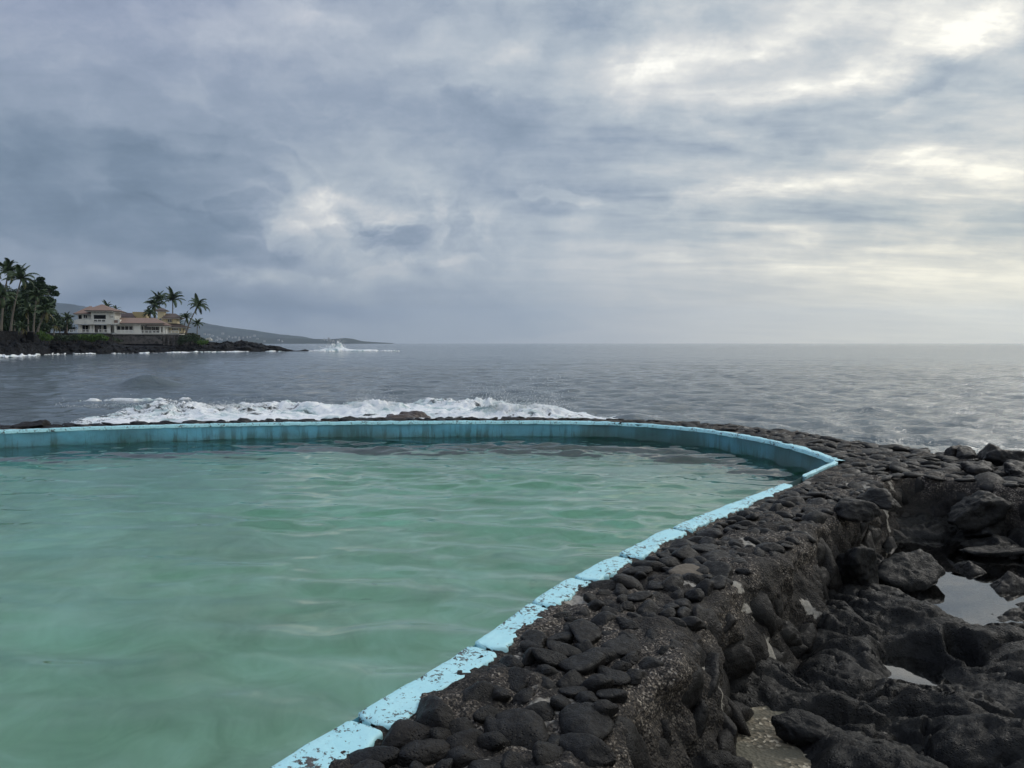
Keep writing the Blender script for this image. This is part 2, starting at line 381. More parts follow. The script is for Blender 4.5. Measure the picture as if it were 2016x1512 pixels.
# domain warp makes the cloud edges ragged
def warp(vec, scale, amp, det=5, st=(1, 1.8, 1)):
    nz = t.noise(t.mapping(AE, sc_=st), scale, det, .6, 0, 'Color')
    v = t.n('ShaderNodeVectorMath', operation='SUBTRACT'); t.l(nz, v.inputs[0]); v.inputs[1].default_value = (.5, .5, .5)
    v2 = t.n('ShaderNodeVectorMath', operation='MULTIPLY'); t.l(v.outputs[0], v2.inputs[0]); v2.inputs[1].default_value = (amp, amp*.6, 0)
    v3 = t.n('ShaderNodeVectorMath', operation='ADD'); t.l(vec, v3.inputs[0]); t.l(v2.outputs[0], v3.inputs[1]); return v3.outputs[0]
W1 = warp(AE, 4.5, .26, 7); W2 = warp(warp(AE, 6, .10, 3), 22, .05, 6, (1, 1.2, 1))
def ae(px, py):
    d = ray(px, py).normalized(); return math.atan2(d.x, d.y), math.asin(d.z)
def blob(px, py, sx_, sy_, rot=0, vec=None, sharp=None):
    a, e = ae(px, py)
    g_ = t.n('ShaderNodeTexGradient', gradient_type='SPHERICAL'if sharp else 'QUADRATIC_SPHERE')
    t.l(t.mapping(vec or W1, (a, e, 0), (0, 0, R(rot)), (sx_/F, sy_/F, 1), 'TEXTURE'), g_.inputs[0])
    r = g_.outputs['Fac']
    return t.mr(r, *sharp) if sharp else r
V = t.math('ADD', t.mr(az, -.62, .62, .43, .70, False), t.math('MULTIPLY', t.mr(az, -.25, .45), t.mr(el, 0, .26, .23, .0)))
V = t.math('ADD', V, t.mr(el, 0, .45, .03, -.03, False))
# (px, py, radius x, radius y, tilt, weight)
blobs = [(1000,260,620,190,-4,-.26),(1350,300,520,110,8,-.20),(560,170,420,120,0,-.06),(1150,30,330,70,10,-.16),(100,80,420,200,0,.0),
 (1800,170,380,75,10,-.30),(1700,330,500,60,8,-.12),(1250,100,260,150,35,.30),(1500,60,500,90,10,.30),(1900,80,330,80,12,.30),(1560,150,460,50,6,.18),(1800,30,300,80,0,.2),
 (1000,80,300,100,10,.18),(900,190,300,60,5,.20),(480,60,260,60,8,.14),(640,20,240,50,0,.16),
 (1620,350,620,55,9,.24),(1900,340,330,60,5,.10),(1300,400,460,36,6,.16),(1750,200,220,36,2,.24),(1850,300,330,60,8,.08),
 (1950,420,320,50,6,.05),(1500,480,600,90,4,.06),(1900,560,420,90,0,.06),
 (600,395,240,90,-12,.30),(760,430,260,60,0,.16),(500,520,360,40,0,.17),(120,490,400,30,0,.05),(820,530,300,40,-3,.12),
 (300,590,620,60,0,-.26),(640,600,500,80,0,-.19),(980,600,320,90,0,-.08),(60,560,500,60,0,-.08),(200,540,420,30,0,-.03)]
for b in blobs:
    V = t.math('MULTIPLY_ADD', blob(*b[:5]), b[5], V)
# cumulus bodies with crisp billowed edges
for b in [(290,400,330,130,-8,-.14,(.0,.17)),(120,330,380,170,0,-.05,(0,.12)),(430,340,190,80,0,-.06,(.0,.10)),(500,420,60,50,0,-.08,(0,.2)),
          (360,460,240,60,-8,-.09,(0,.3)),(980,455,130,75,0,-.06,(0,.5)),(930,560,190,50,0,-.04,(0,.6)),(690,490,150,50,8,-.08,(0,.15)),(760,470,90,30,8,-.06,(0,.15)),(570,470,50,40,0,.12,(0,.3)),(1060,640,100,30,0,-.05,(0,.4)),
          (560,440,150,70,-20,.10,(0,.35)),(890,520,50,16,10,.06,(0,.6)),(780,538,70,16,0,.06,(0,.6)),(1090,385,110,15,-6,.10,(0,.4)),(1250,590,60,18,0,-.04,(0,.4)),(640,415,140,45,0,.08,(0,.4))]:
    V = t.math('MULTIPLY_ADD', blob(*b[:5], W2, b[6]), b[5], V)
puffm = blob(760, 455, 520, 190)
# streaky ceiling texture: direction projected to a cloud deck
den = t.math('ADD', Z_, .13)
pc = t.n('ShaderNodeCombineXYZ'); t.l(t.math('DIVIDE', X_, den), pc.inputs[0]); t.l(t.math('DIVIDE', Y_, den), pc.inputs[1]); DK = pc.outputs[0]
s1 = t.noise(t.mapping(DK, rot=(0,0,R(-24)), sc_=(.6, 1.5, 1)), .85, 7, .56, .35)
s2 = t.noise(t.mapping(DK, rot=(0,0,R(-30)), sc_=(.7, 1.6, 1)), 2.6, 6, .6, .3)
puf = t.noise(t.mapping(W1, sc_=(1, 1.5, 1)), 7, 7, .6, .2)
right = t.mr(az, -.25, .5, .25, 1)
fade = t.mr(el, .02, .16, .15, 1)
V = t.math('MULTIPLY_ADD', t.math('MULTIPLY', t.math('SUBTRACT', s1, .5), t.math('MULTIPLY', right, fade)), 1.1, V)
V = t.math('MULTIPLY_ADD', t.math('MULTIPLY', t.math('SUBTRACT', s2, .5), t.math('MULTIPLY', right, fade)), .85, V)
V = t.math('MULTIPLY_ADD', t.math('MULTIPLY', t.math('SUBTRACT', puf, .5), t.mr(el, .01, .14, .12, 1)), .46, V)
pf2 = t.noise(t.mapping(W2, sc_=(1, 1.3, 1)), 17, 7, .62, .3)
pf3 = t.noise(t.mapping(W2, sc_=(1, 1.25, 1)), 10, 8, .6, .5)
V = t.math('MULTIPLY_ADD', t.math('MULTIPLY', t.math('SUBTRACT', t.mr(pf3, .38, .62), .45), puffm), .40, V)
V = t.math('MULTIPLY_ADD', t.math('MULTIPLY', t.math('SUBTRACT', pf2, .5), t.mr(el, .03, .14, .1, 1)), .27, V, clamp=True)
ccol = t.ramp(V, [(0, (.105,.155,.215)), (.22, (.18,.24,.32)), (.42, (.28,.34,.425)), (.60, (.42,.475,.53)), (.78, (.60,.62,.635)), (.92, (.80,.80,.77)), (1, (.98,.97,.91))])
warm = t.math('MULTIPLY', t.mr(az, -.05, .6), t.mr(el, .0, .30, 1, .25))
ccol = t.mix(warm, ccol, t.mix(1.0, ccol, (1.16, 1.09, .90), 'MULTIPLY'))
lav = t.math('MULTIPLY', t.mr(az, -.6, .1, 1, 0), t.mr(el, .2, .42)); ccol = t.mix(lav, ccol, t.mix(1.0, ccol, (1.03, .985, 1.06), 'MULTIPLY'))
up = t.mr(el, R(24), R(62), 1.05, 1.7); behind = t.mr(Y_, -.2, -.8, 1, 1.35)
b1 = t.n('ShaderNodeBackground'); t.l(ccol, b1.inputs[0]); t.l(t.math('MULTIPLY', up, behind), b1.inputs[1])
sk = t.n('ShaderNodeTexSky', sky_type='NISHITA'); sk.sun_disc = False; sk.sun_elevation = SUN_EL; sk.sun_rotation = SUN_AZ
b2 = t.n('ShaderNodeBackground'); t.l(sk.outputs[0], b2.inputs[0]); b2.inputs[1].default_value = .07
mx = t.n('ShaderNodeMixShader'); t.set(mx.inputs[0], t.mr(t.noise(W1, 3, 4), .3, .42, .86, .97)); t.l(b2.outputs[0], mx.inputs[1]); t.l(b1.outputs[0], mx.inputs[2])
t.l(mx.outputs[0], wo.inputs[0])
w.cycles.sampling_method = 'MANUAL'; w.cycles.sample_map_resolution = 512
sc.cycles.use_adaptive_sampling = True; sc.cycles.adaptive_threshold = .02; sc.cycles.max_bounces = 8; sc.cycles.diffuse_bounces = 2; sc.cycles.glossy_bounces = 3
vs = sc.view_settings; vs.view_transform = 'Standard'; vs.look = 'None'; vs.gamma = 1; vs.exposure = .10; vs.use_curve_mapping = False
# ================================================================== SEA
def waves(x, y, cell, seed, n, lmin, lmax, slope, head, spread):
    r = np.random.default_rng(seed); z = np.zeros_like(x)
    for k in range(n):
        lam = lmin*(lmax/lmin)**((k+r.random())/n); a = head+r.normal()*spread
        kx, ky = math.cos(a)*2*math.pi/lam, math.sin(a)*2*math.pi/lam
        amp = slope*lam/(2*math.pi)/math.sqrt(n/2)
        ph = kx*x+ky*y+r.random()*6.28
        # slowly varying envelope breaks up the repetition
        env = 1+.6*np.sin(ph*.13+r.random()*6)*np.sin((kx*y-ky*x)*.21+r.random()*6)
        s = np.sin(ph); z += amp*(s+.22*np.cos(2*ph))*env*np.clip(lam/(4*cell)-.6, 0, 1)
    return z
def sea_height(x, y, cell):
    calm = 1-.55*sstep(-x, 6, 26)*sstep(-y, -75, -30)
    z = waves(x, y, cell, 5, 130, .36, 3.4, .20, R(-106), R(48))*calm
    # the steep wavelet off the left, and the swell that breaks on the reef
    u = (x+24.2)*.93+(y-51)*.25; v_ = -(x+24.2)*.25+(y-51)*.93
    z += .85*np.exp(-(u/1.7)**2)*np.exp(-(np.where(v_ < 0, v_/.5, v_/1.6))**2)
    return z
rr = [13.5]
while rr[-1] < 11500: rr.append(rr[-1]*(1.006 if rr[-1] < 170 else (1.012 if rr[-1] < 600 else 1.04)))
rr = np.array(rr)
th = np.concatenate([np.arange(-180, -42, 3), np.arange(-40, 40, .10), np.arange(42, 180.1, 3)])
RR, TT = np.meshgrid(rr, np.radians(th), indexing='ij'); x = (RR*np.sin(TT)).ravel(); y = (RR*np.cos(TT)).ravel()
cell = RR.ravel()*.006; cell = np.where(RR.ravel() < 170, cell, np.where(RR.ravel() < 600, RR.ravel()*.012, RR.ravel()*.04))
z = SEA+sea_height(x, y, cell)
v = xyz(x, y); v[:, 2] = z; f = grid_faces(len(rr), len(th))
shelf_poly = np.array([(13.8, 6.5), (2, 1), (2, -6), (25, -8), (25, 6.5)])
near = np.hypot(x, y) < 26
ins = np.zeros(len(x), bool); ins[near] = inside(OUT, v[near, :2]) & (nearest(OUT, v[near, :2])[0] > .5)
keep = ~ins[f].all(1); f = f[keep]
o = tag(mesh('sea', v, f, M['sea']), kind='structure')

# ------------------------------------------------------------------ foam of waves breaking on the reef behind the pool
def foam_sheet(name, x0, x1, y0, y1, step, prof, label, cat, mat='foam'):
    nx = int((x1-x0)/step); ny = int((y1-y0)/step)
    gx, gy = np.meshgrid(np.linspace(x0, x1, nx), np.linspace(y0, y1, ny), indexing='ij'); gx = gx.ravel(); gy = gy.ravel()
    h, m = prof(gx, gy); z = SEA+sea_height(gx, gy, np.full(len(gx), .2))*.6+h
    f = grid_faces(nx, ny); k = (m[f] > 0).any(1); f = f[k]
    return tag(mesh(name, xyz(gx, gy)*[1, 1, 0]+np.stack([gx*0, gx*0, z], 1), f, M[mat]), label, cat, None, 'stuff')
def reef(x, y):
    p = xyz(x*.9, y*1.4); n = fbm(p, 6, 21, .6); nb = fbm(xyz(x*.35, y*.5), 4, 5)
    rid = 1-np.abs(fbm(xyz(x*1.7, y*2.4), 5, 9, .58))
    # long band of churned water, three mounds rising in it
    cx = np.interp(x, [-16, -13.5, -11, -6, 0, 3, 6.5, 10], [28, 28, 29, 30, 29.5, 29, 27.2, 26])
    wdt = np.interp(x, [-16.8, -14.8, -12, -6, 0, 3, 5.2, 8.2, 9.5], [.5, 2.6, 4.2, 4.3, 5.0, 4.6, 2.6, .8, .5])
    m = 1-np.abs((y-cx)/(wdt+.01))**2; m = np.clip(m, -1, 1)+n*.34+nb*.22-1.5*sstep(x, 1.2, 7)-1.6*sstep(-x, 14.8, 16.6)
    h = .05+.11*rid*np.clip(m, 0, 1)+np.clip(m, 0, .8)*.20*(1-sstep(x, 0, 4))
    for (a, b, s1, s2, A) in [(-12.8, 29.5, 1.8, 1.3, .34), (-9.0, 30.5, 2.6, 1.1, .26), (-5.2, 30.0, 1.2, .9, .26), (-3.6, 31.4, 3, .8, .2), (-1.3, 31.5, 2.6, .9, .26), (.0, 28.2, 1.5, 1.0, .42), (1.3, 28.2, .8, .7, .16)]:
        h += A*np.exp(-((x-a)/s1)**2-((y-b)/s2)**2)*(.6+.5*rid+.35*n)
    z = np.where(m > .12, h*sstep(m, .12, .45)+.02, -.5)
    return z-.06, (m > .0).astype(int)
foam_sheet('breaking_wave', -17.5, 9.5, 20, 35.5, .055, reef, 'long white churning surf breaking on the reef just beyond the blue pool wall', 'surf')
def streak(cx, cy, L, Wd, ang, hh, seed):
    ca, sa = math.cos(ang), math.sin(ang)
    def fn(x, y):
        u = (x-cx)*ca+(y-cy)*sa; v_ = -(x-cx)*sa+(y-cy)*ca
        m = 1-(u/L)**2-(v_/Wd)**2+fbm(xyz(x*1.6, y*1.9), 5, seed, .6)*.75
        return np.where(m > .3, .03+hh*sstep(m, .3, 1.0), -.6), (m > .15).astype(int)
    return fn
foam_sheet('whitecap', -27.5, -20, 47.5, 53.5, .07, streak(-25.0, 51.2, .7, .40, .2, .16, 33), 'small white cap curling on the lone teal wavelet at left', 'whitecap')
foam_sheet('whitecap', -25, -15, 36, 43, .07, streak(-19.6, 39.0, 2.6, .30, .18, .10, 35), 'thin broken foam streak on the calm water left of the surf', 'whitecap')
foam_sheet('whitecap', 6.4, 9.5, 22, 26, .07, streak(7.9, 24.3, 1.2, .14, .0, .03, 36), 'faint foam streak past the right end of the surf', 'whitecap')
# spray: thousands of droplets thrown up over the surf
def spray(name, centre, n, sx_, sy_, sz_, size, label, plume):
    r = np.random.default_rng(n); cx, cy, cz = centre
    a = r.normal(size=(n, 3))*[sx_, sy_, 0]; hgt = r.exponential(sz_, n)
    jets = r.normal(size=(plume, 2))*[sx_*.8, sy_*.5]; ji = r.integers(0, plume, n); jl = r.random(plume)**2*2+.4
    a[:, 0] = a[:, 0]*.35+jets[ji, 0]+hgt*(jets[ji, 0])*.25; a[:, 1] = a[:, 1]*.4+jets[ji, 1]
    a[:, 2] = hgt*jl[ji]
    tet = np.array([(0,0,1),(.94,0,-.33),(-.47,.82,-.33),(-.47,-.82,-.33)])
    s = size*(.5+r.random(n)**2*1.6)
    v = (a+[cx, cy, cz])[:, None]+tet[None]*s[:, None, None]; base = np.arange(n)[:, None, None]*4
    f = (np.array([(0,1,2),(0,2,3),(0,3,1),(1,3,2)])[None]+base).reshape(-1, 3)
    return tag(mesh(name, v.reshape(-1, 3), f, M['drop'], smooth=True), label, 'spray', None, 'stuff')
spray('sea_spray', (.1, 28.1, -.75), 9000, .95, .35, .17, .0095, 'fine spray thrown up where the surf hits the reef', 26)
spray('sea_spray', (-5.2, 30, -.72), 2500, .6, .3, .09, .0095, 'low burst of spray over the middle of the surf', 9)
spray('sea_spray', (-12.8, 29.3, -.72), 3000, 2.2, .3, .06, .0095, 'droplets along the left crest of the surf', 14)

# ================================================================== POOL
def clip_grid(poly, x0, x1, y0, y1, step, margin):
    nx = int((x1-x0)/step)+1; ny = int((y1-y0)/step)+1
    gx, gy = np.meshgrid(np.linspace(x0, x1, nx), np.linspace(y0, y1, ny), indexing='ij'); p = np.stack([gx.ravel(), gy.ravel()], 1)
    i = inside(poly, p); d, _ = nearest(poly[::2], p); k = i | (d < margin)
    return p, nx, ny, k
def compact(v, f):
    u = np.unique(f); mp = np.full(len(v), -1); mp[u] = np.arange(len(u)); return v[u], mp[f]
def pool_body(name, poly, box, step, zt, zb, hfun, mat, margin):
    p, nx, ny, k = clip_grid(poly, *box, step, margin); f = grid_faces(nx, ny); f = f[k[f].all(1)]
    v = xyz(p[:, 0], p[:, 1]); v[:, 2] = zt+hfun(p[:, 0], p[:, 1]); v, f = compact(v, f); n = len(v)
    vb = v.copy(); vb[:, 2] = zb
    e = np.concatenate([f[:, [0, 1]], f[:, [1, 2]], f[:, [2, 3]], f[:, [3, 0]]]); key = np.sort(e, 1); _, idx, cnt = np.unique(key[:, 0]*10_000_000+key[:, 1], return_index=True, return_counts=True)
    b = e[idx[cnt == 1]]; side = np.stack([b[:, 1], b[:, 0], b[:, 0]+n, b[:, 1]+n], 1)
    return mesh(name, np.vstack([v, vb]), np.vstack([f, f[:, ::-1]+n, side]), mat)
def ripple(x, y):
    amp = .55+.45*sstep(x*.8+y*.25, -4.5, 2.5)
    z = waves(x, y, np.full(len(x), .05), 77, 46, .36, 1.4, .125, R(84), R(26))*amp
    z += waves(x, y, np.full(len(x), .03), 78, 30, .15, .48, .085, R(78), R(42))*(.40+.60*sstep(x*.9+y*.35, -1.5, 4.5))
    wn = fbm(xyz(x*.5, y*.9), 2, 4); return z*(.75+.7*wn)
o = pool_body('pool_water', POOL, (-17, 5.2, -3, 17.2), .045, POOLZ, -2.6, ripple, M['pool_water'], .07); tag(o, kind='structure')
p, nx, ny, k = clip_grid(POOL, -17, 5.4, -3, 17.4, .3, .3); f = grid_faces(nx, ny); f = f[k[f].all(1)]
v = xyz(p[:, 0], p[:, 1]); v[:, 2] = -1.45+.10*fbm(v*.5, 4, 8)+.32*sstep(-(p[:, 1]), -7, -1)+.25*sstep(p[:, 0]+p[:, 1]*-.45, -4, 2.5)-.75*sstep(p[:, 1], 6, 15)
v, f = compact(v, f); tag(mesh('pool_floor', v, f, M['pool_floor']), kind='structure')

pw = thing('pool_wall', 'light blue painted concrete wall ringing the tidal pool with chipped rim', 'pool wall', (0, 16.7, 0))
def offset_normals(A):
    tn = np.gradient(A, axis=0); n = np.stack([-tn[:, 1], tn[:, 0]], 1); return n/np.linalg.norm(n, axis=1)[:, None]
# vertical inner face
def face_strip(name, A, z0, z1, nz, amp, mat):
    n = offset_normals(A); zs = np.linspace(z0, z1, nz); V_ = []
    for i, zz in enumerate(zs):
        nse = fbm(xyz(A[:, 0]*1.5, A[:, 1]*1.5, zz*2), 4, 31)*amp
        V_.append(np.column_stack([A+n*nse[:, None], np.full(len(A), zz)]))
    V_ = np.stack(V_, 1).reshape(-1, 3); return mesh(name, V_, grid_faces(len(A), nz), mat, pw)
# pool is on the right-hand side of the far arc (clockwise), outward = left normal
face_strip('inner_face', A1, -.004, -2.7, 34, .022, M['pool_face'])
face_strip('inner_face', linear([tuple(q) for q in A2], False, .05), -.004, -2.7, 20, .015, M['pool_face'])
face_strip('inner_face', A3, -.004, -2.7, 8, .02, M['pool_face'])
def rim_block(A, wfun, seed, name='rim_block', round_ends=True, zt=.004, mat='paint', innk=.10):
    seg = np.r_[0, np.cumsum(np.hypot(*np.diff(A, axis=0).T))]; L = seg[-1]; s = np.arange(0, L, .018); s = np.r_[s, L]
    B = np.stack([np.interp(s, seg, A[:, 0]), np.interp(s, seg, A[:, 1])], 1); n = offset_normals(B); tang = np.stack([n[:, 1], -n[:, 0]], 1)
    W = np.array([wfun(q) for q in B[:, 1]])
    prof = np.array([-.17, -.16, -.06, .1, .25, .4, .55, .7, .82, .92, .98, 1.0, 1.0]); up_ = np.array([-.06, -.006, .008, .0, .003, .004, .0, .003, .0, .0, -.006, -.02, -.07])+zt
    rag = fbm(xyz(s*5, s*0+seed), 5, seed, .6)*.13+fbm(xyz(s*26, s*0+seed), 4, seed+5, .65)*.07
    inn = np.clip(fbm(xyz(s*3.2, s*0+seed+9), 5, seed+1, .6), 0, 1)*innk
    end = np.minimum(s, L-s); er = np.sqrt(np.clip(1-(1-np.clip(end/.035, 0, 1))**2, 0, 1)) if round_ends else np.ones_like(s)
    V_ = []
    for pi_, (a, u) in enumerate(zip(prof, up_)):
        wv = (inn*W*.35)*(a < .5)*(1-a*2)+a*W*(1+rag)
        mid = W*.5; wv = mid+(wv-mid)*np.maximum(er, .15)
        zz = u+fbm(xyz(B[:, 0]*6, B[:, 1]*6, a), 3, seed)*.006-(1-er)*.012
        V_.append(np.column_stack([B+n*wv[:, None], zz]))
    V_ = np.stack(V_, 1).reshape(-1, 3)
    return mesh(name, V_, grid_faces(len(B), len(prof)), M[mat], pw)
def near_w(y): return float(np.interp(y, [2, 3, 3.6, 4.3, 5.0, 5.8, 6.6, 7.5, 8.6, 9.3], [.20, .195, .165, .175, .15, .17, .15, .155, .13, .10]))
ys = [(-2.2, 1.3), (1.32, 3.39), (3.405, 4.232), (4.248, 4.922), (4.926, 5.502), (5.506, 6.084), (6.088, 6.99), (7.005, 9.22)]
NR = catmull(near_rim, False, .03)
for i, (a, b) in enumerate(ys):
    k = (NR[:, 1] >= a) & (NR[:, 1] <= b); A = NR[k][::-1]
    rim_block(A[::-1], near_w, 40+i)
k = (NR[:, 1] > 9.75) & (NR[:, 1] < 10.98); rim_block(NR[k], lambda y: .05, 60)
fs = np.linspace(0, len(A1)-1, 4).astype(int)
for i in range(3):
    A = A1[fs[i]:fs[i+1]+1]; rim_block(A, lambda y: .14, 80+i, round_ends=False, zt=.006, innk=.02)

# ================================================================== LAVA ROCK WALL (mortar body + stones)
rw = thing('rock_wall', 'black lava cobblestone wall with crumbling mortar curving round the pool', 'rock wall', (1, 5, 0))
def wall_patch(x0, x1, y0, y1, step):
    nx = int((x1-x0)/step)+1; ny = int((y1-y0)/step)+1
    gx, gy = np.meshgrid(np.linspace(x0, x1, nx), np.linspace(y0, y1, ny), indexing='ij'); p = np.stack([gx.ravel(), gy.ravel()], 1)
    sp, so, qp, qo = wall_sdf(p)
    keep = (so < 1.55) & (sp < .095)
    ex = np.maximum(so, 0); n = (p-qo)/(np.abs(so)[:, None]+1e-9)*np.sign(so)[:, None]
    n[np.abs(so) < 1e-4] = 0
    # rounded shoulder then a battered face; position and frame of the folded sheet
    rd = .10; arc = rd*math.pi/2
    th_ = np.clip(ex/arc, 0, 1)*math.pi/2
    off = np.where(ex > 0, np.sin(th_)*rd+np.maximum(ex-arc, 0)*.27, 0); dz = np.where(ex > 0, (1-np.cos(th_))*rd+np.maximum(ex-arc, 0), 0)
    pos = np.column_stack([np.where((so > 0)[:, None], qo+n*off[:, None], p), -dz])
    nv = np.column_stack([n*np.sin(th_)[:, None], np.cos(th_)]); nv[so <= 0] = (0, 0, 1)
    # inner side: drop straight behind the painted face
    ip = sp > 0; on = (p-qp)/(np.linalg.norm(p-qp, axis=1)[:, None]+1e-9)
    pos[ip, :2] = (qp+on*.10)[ip]
    pos[ip, 2] = -sp[ip]*18
    nv[ip] = (0, 0, .0)
    q = pos*1.0
    near_edge = sstep(-sp, .0, .12)
    d1 = fbm(q*2.4, 4, 51)*.035+fbm(q*9, 5, 52, .6)*.020
    big = fbm(q*[3.2, 3.2, 1.6], 4, 53)*.11*sstep(dz, .05, .3)
    d2 = fbm(q*30, 3, 54, .6)*.0055
    d = (d1*(near_edge*.85+.15)+big+d2)-.006*near_edge-.002
    pos = pos+nv*d[:, None]
    f = grid_faces(nx, ny); f = f[keep[f].all(1)]; return compact(pos, f)
pv, pf = [], []; off_ = 0
for (a, b, c, d, st) in [(-2.2, 6.0, 1.9, 8.0, .022), (1.0, 8.4, 8.0, 11.6, .03), (-3, 9.0, 11.6, 18.6, .06), (6.0, 9.0, 4.5, 8.0, .05)]:
    v, f = wall_patch(a, b, c, d, st); pv.append(v); pf.append(f+off_); off_ += len(v)
for (a, b, c, d, st) in [(-18.5, -3, 11.0, 18.6, .12), (-18.5, 4, -6, 1.9, .15), (-18.5, -13, 1.9, 11.0, .2), (8.4, 16, 4.5, 11.6, .1)]:
    v, f = wall_patch(a, b, c, d, st); pv.append(v); pf.append(f+off_); off_ += len(v)
mesh('mortar_bed', np.vstack(pv), np.vstack(pf), M['mortar'], rw)

# stones ------------------------------------------------------------
def ico(sub):
    import bmesh
    bm = bmesh.new(); bmesh.ops.create_icosphere(bm, subdivisions=sub, radius=1)
    v = np.array([q.co[:] for q in bm.verts]); f = np.array([[q.index for q in g.verts] for g in bm.faces]); bm.free(); return v, f
ICO = {k: ico(k) for k in (2, 3, 4, 5)}
def stone_shape(sub, seed, kp=6, ang=.5, rough=.05):
    v, f = ICO[sub]; r = np.random.default_rng(seed); n = 13
    N = r.normal(size=(n, 3)); N /= np.linalg.norm(N, axis=1)[:, None]; D = 1-r.random(n)*ang
    s = np.clip(v@N.T, 0, None)/D; s = (s**kp).sum(1); s0 = (np.clip(v@v.T[:, :1]*0+.5, .5, .5)[:, 0])**0
    rad = 1/np.maximum(s, .25)**(1/kp); rad /= rad.mean()
    rad *= 1+fbm(v*1.6+seed, 3, seed)*.07+fbm(v*5+seed, 4, seed+1, .6)*rough
    return v*rad[:, None], f
VAR = {s: [stone_shape(s, 100+i, kp=5+i % 4, ang=.35+.05*(i % 5), rough=.035) for i in range(16)] for s in (2, 3, 4)}
def poisson(poly_test, box, rfun, n, seed, ring=None):
    r = np.random.default_rng(seed); P_ = []; cell = .35; gridd = {}
    cand = np.column_stack([box[0]+(box[1]-box[0])*r.random(n), box[2]+(box[3]-box[2])*r.random(n)])
    cand = cand[inside(OUT, cand) & ~inside(POOL, cand)]
    cand = cand[poly_test(cand)]; out = []
    for c in cand:
        rad, asp, ang = rfun(c, r); kx, ky = int(c[0]//cell), int(c[1]//cell); ok = True
        for ix in range(kx-1, kx+2):
            for iy in range(ky-1, ky+2):
                for (q, rq) in gridd.get((ix, iy), ()):
                    if (q[0]-c[0])**2+(q[1]-c[1])**2 < ((rad+rq)*.86)**2: ok = False; break
                if not ok: break
            if not ok: break
        if ok: gridd.setdefault((kx, ky), []).append((c, rad)); out.append((c[0], c[1], rad, asp, ang))
    return out
def top_test(p):
    sp, so, _, _ = wall_sdf(p)
    rimw = np.where(p[:, 1] < 9.4, .12, .06)
    return (sp < -rimw-.05) & (so < -.02)
def rfun(c, r):
    u = r.random(); rad = .048+.080*u**1.3
    if c[1] > 9.3: rad = .085+.085*u
    return rad, 1+.5*r.random(), r.normal()*.5+(1.1 if c[1] < 9.3 else .1)
S1 = poisson(top_test, (-1.6, 9.5, 2.1, 12.5), rfun, 110000, 5)
S2 = poisson(top_test, (-16.8, 8.5, 12.5, 17.8), rfun, 26000, 6)
stones = []
def noise1(x, y, s): return float(fbm(np.array([[x, y, 0.]]), 3, s)[0])
for (x, y, r_, asp, ang) in S1+S2:
    if x < -2.4 and y < 8: continue
    flat = (.62 if y < 5.5 else .50) if y < 9.3 else .33
    patch = noise1(x*.9, y*.9, 71)
    hgt = -r_*(.02+.26*random.random()**1.3+(.08 if patch > .1 else .0)) if y < 9.3 else -r_*.10
    tilt = (random.gauss(0, .13), random.gauss(0, .13), ang)
    stones.append((Vector((x, y, hgt)), (r_*math.sqrt(asp)*1.04, r_/math.sqrt(asp)*1.04, r_*flat), tilt, math.hypot(x, y)))
# boulders bedded in the drop face and along its shoulder
def along(poly, a_idx, b_idx): pass
ci = [i for i in range(len(OUT)) if 2.2 < OUT[i][1] < 10.6 and .1 < OUT[i][0] < 9.4 and not (OUT[i][0] > 5.6 and OUT[i][1] > 9.2)]
fr = np.random.default_rng(3)
tnO = np.roll(OUT, -3, 0)-np.roll(OUT, 3, 0); nO = np.stack([-tnO[:, 1], tnO[:, 0]], 1); nO /= np.linalg.norm(nO, axis=1)[:, None]
if not inside(OUT, (OUT[ci[20]]-nO[ci[20]]*.1)[None])[0]: nO = -nO
rows = [(-.26, .16, .02), (-.42, .17, .02), (-.58, .17, .04), (-.72, .15, .06)]
for zi, (zz, rr_, push) in enumerate(rows):
    acc = fr.random()*.3; last = OUT[ci[0]]
    for i in ci:
        acc -= np.linalg.norm(OUT[i]-last); last = OUT[i]
        if acc > 0: continue
        r_ = rr_*(.60+.75*fr.random()); acc = r_*(1.75 if zi else 1.9)
        if fr.random() < (.12 if zi < 1 else .22): continue
        q = OUT[i]+nO[i]*(push-.02+.29*(-zz)-r_*.20)
        aw = math.atan2(nO[i][1], nO[i][0])
        stones.append((Vector((q[0], q[1], zz+fr.normal()*.05)), (r_*.62, r_*(.85+.45*fr.random()), r_*(.75+.45*fr.random())), (fr.normal()*.35, fr.normal()*.25, aw+fr.normal()*.3), math.hypot(*q)))
def apparent(s): return max(s[1])/ (s[0]-Vector((0, 0, H))).length
def inview(s):
    d = s[0]; return d.y > 2.7 and abs(d.x/d.y) < .70
order = sorted(range(len(stones)), key=lambda i: -apparent(stones[i]) if inview(stones[i]) else 0)
topn = set(order[:100])
vm = [None]*16
rest_v, rest_f, ro = [], [], 0
for i, s in enumerate(stones):
    c, dims, rot, dist = s; Rm = np.array(Euler(rot).to_matrix())
    if i in topn:
        k = i % 16
        if vm[k] is None:
            o = mesh('cobblestone', VAR[4][k][0], VAR[4][k][1], M['basalt'], rw); vm[k] = o.data
        else:
            o = bpy.data.objects.new('cobblestone', vm[k]); C.objects.link(o); adopt(o, rw)
        o.location = c; o.rotation_euler = rot; o.scale = dims
    else:
        lod = 4 if dist < 5.5 else (3 if dist < 10 else 2)
        v, f = VAR[lod][i % 16]; v = (v*dims)@Rm.T+np.array(c); rest_v.append(v); rest_f.append(f+ro); ro += len(v)
o = mesh('small_cobblestones', np.vstack(rest_v), np.vstack(rest_f), M['basalt'], rw); o['kind'] = 'stuff'
